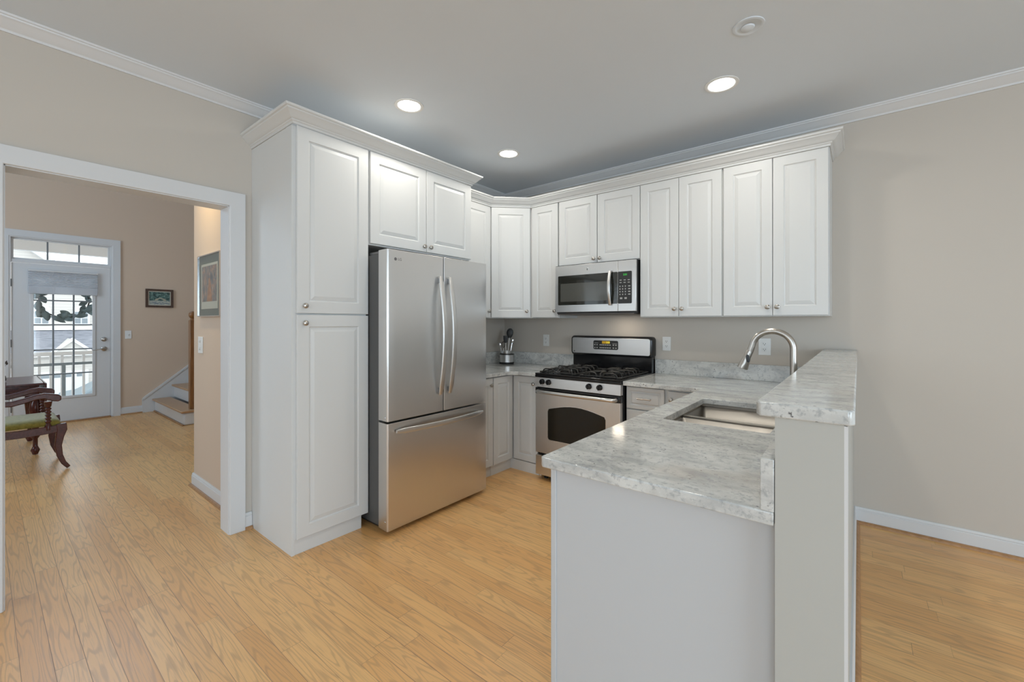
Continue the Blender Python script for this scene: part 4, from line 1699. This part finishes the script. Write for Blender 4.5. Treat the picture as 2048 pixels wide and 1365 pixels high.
hd_ = thing('ceiling_speaker', 'unlit round white recessed fixture beside the right ceiling light', 'ceiling fixture', (2.66, -1.378, CEIL))
m = MB()
cx_, cy_ = 2.66, -1.378
m.loops([[(cx_ + r_ * math.cos(a), cy_ + r_ * math.sin(a), CEIL - h_) for a in [2 * PI * i / 36 for i in range(36)]]
         for r_, h_ in ((0.068, 0.0005), (0.067, 0.004), (0.058, 0.006), (0.053, 0.004), (0.050, 0.0015))], cap0=False, cap1=True)
ob('trim_ring', m, 'ceiling', hd_, smooth=50)
m = MB()
m.lathe([(0.030, -0.003), (0.027, -0.008), (0.016, -0.012), (0, -0.013)], (cx_ - 0.004, cy_ + 0.006, CEIL), seg=28)
ob('eyeball', m, 'ceiling', hd_)

# added foyer ceiling light, unseen high above
fl_ = thing('added_flush_light', 'added round flush light, out of view high on the foyer ceiling', 'ceiling light', (-1.7, -3.3, 5.2))
m = MB()
m.lathe([(0.17, -0.01), (0.16, -0.05), (0.10, -0.09), (0, -0.10)], (-1.7, -3.3, 5.2), seg=30)
ob('glass_bowl', m, emis('added_bowl_glow', (1.0, 0.85, 0.62), 3), fl_)  # unseen glowing bowl, added with the foyer fill
m = MB()
m.lathe([(0.18, -0.012), (0.18, 0.0)], (-1.7, -3.3, 5.2), seg=30)
ob('canopy', m, 'nickel', fl_)
area('foyer_fill_lamp', (-1.7, -3.3, 5.08), (0, 0, 0), 0.3, 0.3, 7, (1.0, 0.80, 0.55), 'DISK')  # added warm fill below the unseen bowl
WL = Vector((-0.75, -3.05, 3.3))
area('wall_fill_lamp', tuple(WL), (Vector((-0.75, -2.57, 2.5)) - WL).to_track_quat('-Z', 'Y').to_euler(), 0.10, 0.10, 3.2, (1.0, 0.79, 0.42), 'DISK', 50)  # added unseen warm fill aimed at the foyer partition

# ------------------------------------------------------------------ foyer furniture
# table
tb = thing('drop_leaf_table', 'dark mahogany drop-leaf table with turned legs by the front door', 'table', (-3.78, -3.6, 0))
tx0, tx1, ty0, ty1 = -4.22, -3.30, -4.05, -3.262
m = MB()
m.box(tx0, tx1, ty0, ty1, 0.702, 0.722)
ob('tabletop', m, 'mahog', tb, bevel=0.005)
m = MB()
m.box(tx0 + 0.04, tx1 - 0.03, ty0 + 0.02, ty1 - 0.03, 0.60, 0.7015)
ob('apron', m, 'mahog', tb)
m = MB()
m.box(tx0 + 0.005, tx1 - 0.005, ty1 + 0.002, ty1 + 0.020, 0.34, 0.718)
ob('leaf', m, 'mahog', tb, bevel=0.006)
LP = [(0.020, 0.005), (0.024, 0.02), (0.034, 0.045), (0.024, 0.07), (0.018, 0.085), (0.018, 0.16), (0.034, 0.185), (0.036, 0.20), (0.020, 0.215), (0.022, 0.24),
      (0.030, 0.30), (0.038, 0.40), (0.044, 0.46), (0.036, 0.52), (0.026, 0.545), (0.036, 0.56), (0.026, 0.575), (0.032, 0.5995)]
for x in (tx1 - 0.075, tx0 + 0.08):
    for y in (ty1 - 0.055, ty0 + 0.07):
        m = MB()
        m.lathe(LP, (x, y, 0), seg=20)
        ob('leg', m, 'mahog', tb, smooth=50)

vs = thing('flower_vase', 'dark little vase of dried stems on the drop-leaf table', 'vase', (-3.72, -3.50, 0.722))
m = MB()
m.lathe([(0.022, 0.7225), (0.035, 0.74), (0.030, 0.78), (0.014, 0.80), (0.018, 0.82), (0.012, 0.82)], (-3.72, -3.53, 0))
ob('vase_body', m, 'blackm', vs)
m = MB()
rnd = random.Random(3)
for i in range(7):
    tip = Vector((-3.72 + rnd.uniform(-0.05, 0.05), -3.53 + rnd.uniform(-0.04, 0.042), 0.90 + rnd.uniform(-0.03, 0.06)))
    m.tube([(-3.72, -3.53, 0.80), ((-3.72 + tip.x) / 2, (-3.53 + tip.y) / 2, 0.87), tuple(tip)], [0.002, 0.002, 0.0015], 6)
    m.lathe([(0.001, -0.012), (0.009, 0), (0.007, 0.012), (0.001, 0.025)], tuple(tip), (rnd.uniform(-0.4, 0.4), rnd.uniform(-0.4, 0.4), 1), 8)
ob('dried_stem', m, 'twig', vs)

# armchair (faces +y)
ch = thing('armchair', 'mahogany scroll-arm chair with olive velvet seat at the foyer table', 'armchair', (-2.82, -3.40, 0))
cxn, cxf = -2.545, -3.095         # near and far side planes
yfr, yrr = -3.20, -3.68           # front and rear of seat


def leg_front(x):
    prof = [(-3.205, 0.415, 0.034), (-3.200, 0.36, 0.033), (-3.214, 0.30, 0.027), (-3.224, 0.22, 0.023), (-3.214, 0.13, 0.020), (-3.190, 0.06, 0.017), (-3.158, 0.012, 0.014)]
    b = MB()
    rings = []
    for i, (y, z, h_) in enumerate(prof):
        if i == 0:
            t = Vector((0, prof[1][0] - y, prof[1][1] - z))
        elif i == len(prof) - 1:
            t = Vector((0, y - prof[i - 1][0], z - prof[i - 1][1]))
        else:
            t = Vector((0, prof[i + 1][0] - prof[i - 1][0], prof[i + 1][1] - prof[i - 1][1]))
        t.normalize()
        nrm = Vector((0, -t.z, t.y))
        rings.append([Vector((x + sx_ * 0.020, y, z)) + nrm * (sn * h_) for sx_, sn in ((-1, -1), (1, -1), (1, 1), (-1, 1))])
    b.loops(rings)
    return b


def leg_rear(x):
    prof = [(-3.66, 0.40, 0.024), (-3.67, 0.30, 0.022), (-3.70, 0.15, 0.020), (-3.76, 0.0, 0.018)]
    b = MB()
    rings = [[(x + a * 0.018, y + c_ * h_, z) for a, c_ in ((-1, -1), (1, -1), (1, 1), (-1, 1))] for y, z, h_ in prof]
    b.loops(rings)
    return b


for x in (cxn, cxf):
    ob('leg', leg_front(x), 'mahog', ch, bevel=0.006)
    ob('leg', leg_rear(x), 'mahog', ch, bevel=0.005)
m = MB()
m.box(cxf, cxn, yfr - 0.035, yfr - 0.005, 0.345, 0.405)
for x in (cxn, cxf):
    rings = []
    for i in range(9):
        t = i / 8
        y = yfr - 0.02 - t * (yfr - 0.02 - yrr)
        zz = 0.375 - 0.012 * math.sin(PI * t)
        rings.append([(x - 0.018, y, zz - 0.032), (x + 0.018, y, zz - 0.032), (x + 0.018, y, zz + 0.032), (x - 0.018, y, zz + 0.032)])
    m.loops(rings)
m.box(cxf, cxn, yrr - 0.02, yrr + 0.015, 0.345, 0.405)
ob('seat_rail', m, 'mahog', ch, bevel=0.004)
m = MB()
rings = []
for ins, z in ((0.004, 0.405), (0.0, 0.425), (0.010, 0.446), (0.035, 0.460), (0.09, 0.466)):
    rings.append([(x, y, z) for x, y in rr(cxf + 0.004 + ins, cxn - 0.004 - ins, yrr + ins + 0.016, yfr - ins - 0.004, 0.03)])
m.loops(rings)
ob('seat', m, 'velvet', ch, smooth=60)
for x in (cxn, cxf):
    # scroll arm
    rings = []
    line = [(-3.205, 0.648, 0.020), (-3.225, 0.652, 0.033), (-3.26, 0.660, 0.034), (-3.31, 0.678, 0.026), (-3.36, 0.672, 0.024), (-3.42, 0.652, 0.024), (-3.50, 0.632, 0.024), (-3.60, 0.640, 0.024), (-3.70, 0.680, 0.022)]
    m = MB()
    for y, z, h_ in line:
        rings.append([(x - 0.022, y, z - h_), (x + 0.022, y, z - h_), (x + 0.022, y, z + h_ * 0.9), (x - 0.022, y, z + h_ * 0.9)])
    m.loops(rings)
    ob('arm', m, 'mahog', ch, bevel=0.008)
    m = MB()
    prof = [(0.022, 0.370), (0.024, 0.40), (0.015, 0.425)]
    for k_ in range(5):
        z = 0.435 + k_ * 0.028
        prof += [(0.013, z), (0.021, z + 0.010), (0.021, z + 0.016), (0.013, z + 0.024)]
    prof += [(0.020, 0.58), (0.026, 0.625)]
    m.lathe(prof, (x, -3.285, 0), seg=16)
    ob('arm_post', m, 'mahog', ch, smooth=50)
m = MB()
for x in (cxn, cxf):
    m.tube([(x, yrr, 0.38), (x, yrr - 0.03, 0.65), (x, yrr - 0.09, 0.92)], [0.020, 0.019, 0.016], 10)
m.tube([(cxf, yrr - 0.085, 0.90), (cxn, yrr - 0.085, 0.90)], 0.030, 12)
m.tube([(cxf, yrr - 0.04, 0.68), (cxn, yrr - 0.04, 0.68)], 0.020, 12)
ob('backrest', m, 'mahog', ch)

# ------------------------------------------------------------------ outside
m = MB()
m.box(-7.1, FX - 0.15, -6.0, 1.5, -0.18, -0.06)
struct('porch_floor', m, 'concrete')
m = MB()
m.box(-6.98, -6.86, -5.0, 2.0, 2.44, 2.74)
m.box(-6.98, FX - 0.141, -5.0, 2.0, 2.741, 2.82)
tag(ob('porch_roof', m, 'extwhite'), 'white porch roof beam seen through the transom window', 'porch roof')
pr = thing('porch_railing', 'white porch railing with square balusters outside the front door', 'railing', (-6.9, -2.9, -0.06))
m = MB()
m.box(-6.94, -6.86, -4.6, 1.4, 0.80, 0.86)
ob('top_rail', m, 'extwhite', pr)
m = MB()
m.box(-6.93, -6.87, -4.6, 1.4, 0.05, 0.10)
ob('bottom_rail', m, 'extwhite', pr)
y = -4.567
while y < 1.3:
    m = MB()
    m.box(-6.916, -6.884, y - 0.016, y + 0.016, 0.1001, 0.7999)
    ob('baluster', m, 'extwhite', pr)
    y += 0.1235
m = MB()
for y in (-4.6, 1.4):
    m.box(-6.95, -6.85, y - 0.05, y + 0.05, -0.06, 0.98)
ob('post', m, 'extwhite', pr)
gr = thing('porch_gate', 'grey metal handrail standing just inside the white porch railing', 'handrail', (-6.6, -2.85, -0.06))
m = MB()
m.box(-6.62, -6.58, -3.6, -2.2, 0.66, 0.70)
m.box(-6.62, -6.58, -2.865, -2.825, -0.06, 0.66)
m.box(-6.62, -6.58, -3.6, -3.56, -0.06, 0.66)
m.box(-6.62, -6.58, -2.24, -2.20, -0.06, 0.66)
ob('rail', m, 'porchgrey', gr)

m = MB()
m.box(-90, -7.2, -60, 60, -2.2, -2.0)
struct('ground', m, 'concrete')
nh = thing('neighbour_house', 'pale sided townhouse with grey garage roof across the street', 'house', (-25, -1.2, -2.0))
m = MB()
m.prism([(-12.0, -2.0), (3.5, -2.0), (3.5, 1.2), (1.2, 1.25), (-2.36, 4.34), (-4.2, 5.94), (-12, 3.0)], -30.0, -24.0, 'x')
ob('wall', m, 'siding', nh)
m = MB()
m.prism([(1.5, 0.98), (1.7, 1.1), (-4.2, 6.2), (-4.2, 5.94)], -24.3, -23.7, 'x')
ob('rake_board', m, 'extwhite', nh)
m = MB()
m.box(-24.0, -21.9, -12, 8, -2.0, 0.13)
ob('garage_wall', m, 'siding', nh)
m = MB()
m.loops([[(-21.7, y, 0.13), (-24.0, y, 1.0), (-24.0, y, 0.9), (-21.9, y, 0.05)] for y in (-12, 8)])
ob('garage_roof', m, 'shingle', nh)
m = MB()
m.box(-24.0, -23.9, -12, 8, 1.0, 1.16)
ob('band_board', m, 'extwhite', nh)
m = MB()
m.box(-21.72, -21.66, -12, 8, -0.02, 0.13)
ob('fascia', m, 'extwhite', nh)
for yc in (-1.33, 3.2):
    m = MB()
    m.prism([(yc - 0.55, 0.16), (yc + 0.55, 0.16), (yc, 0.66)], -23.2, -21.62, 'x')
    g_ = ob('gable', m, 'siding', nh)
    m = MB()
    for s_ in (-1, 1):
        m.prism([(yc + s_ * 0.68, 0.10), (yc + s_ * 0.52, 0.12), (yc, 0.58), (yc, 0.72)], -21.62, -21.52, 'x')
    ob('gable_trim', m, 'extwhite', g_)
for yc in (-3.2, -1.55, 0.1, 1.8):
    m = MB()
    m.box(-21.9, -21.85, yc - 0.72, yc + 0.72, -2.0, -0.62)
    gd = ob('garage_door', m, 'extwhite', nh)
    m = MB()
    for k_ in range(4):
        m.box(-21.85, -21.84, yc - 0.62 + k_ * 0.33, yc - 0.62 + k_ * 0.33 + 0.24, -0.88, -0.76)
    ob('door_light', m, 'extgrey', gd)
for yc in (-2.03, -0.83, -3.3):
    m = MB()
    poly = [(yc - 0.28, 1.22), (yc + 0.28, 1.22), (yc + 0.28, 1.85)] + [(yc + 0.28 * math.cos(a), 1.85 + 0.22 * math.sin(a)) for a in [PI * i / 8 for i in range(1, 8)]] + [(yc - 0.28, 1.85)]
    m.prism(poly, -23.99, -23.93, 'x')
    wf = ob('window_frame', m, 'extwhite', nh)
    m = MB()
    for a0, a1 in ((yc - 0.20, yc - 0.02), (yc + 0.02, yc + 0.20)):
        for z0, z1 in ((1.29, 1.52), (1.56, 1.80)):
            m.box(-23.93, -23.92, a0, a1, z0, z1)
    ob('pane', m, 'extgrey', wf)
for dy in (0,):
    cr = thing('parked_car', 'dark car parked low across the street below the porch rail', 'car', (-19.0, -0.6, -2.0))
    m = MB()
    m.prism([(-1.9, -1.75), (1.3, -1.75), (1.35, -1.45), (1.1, -1.25), (0.5, -1.18), (0.1, -0.92), (-0.9, -0.90), (-1.4, -1.18), (-1.85, -1.25)], -20.0, -18.4, 'x')
    ob('body', m, 'porchgrey', cr, bevel=0.08)
    for yy in (-1.25, 0.75):
        m = MB()
        m.lathe([(0.32, 0), (0.32, 0.2)], (-18.5, yy, -1.68), (1, 0, 0), 20)
        ob('wheel', m, 'blackm', cr)
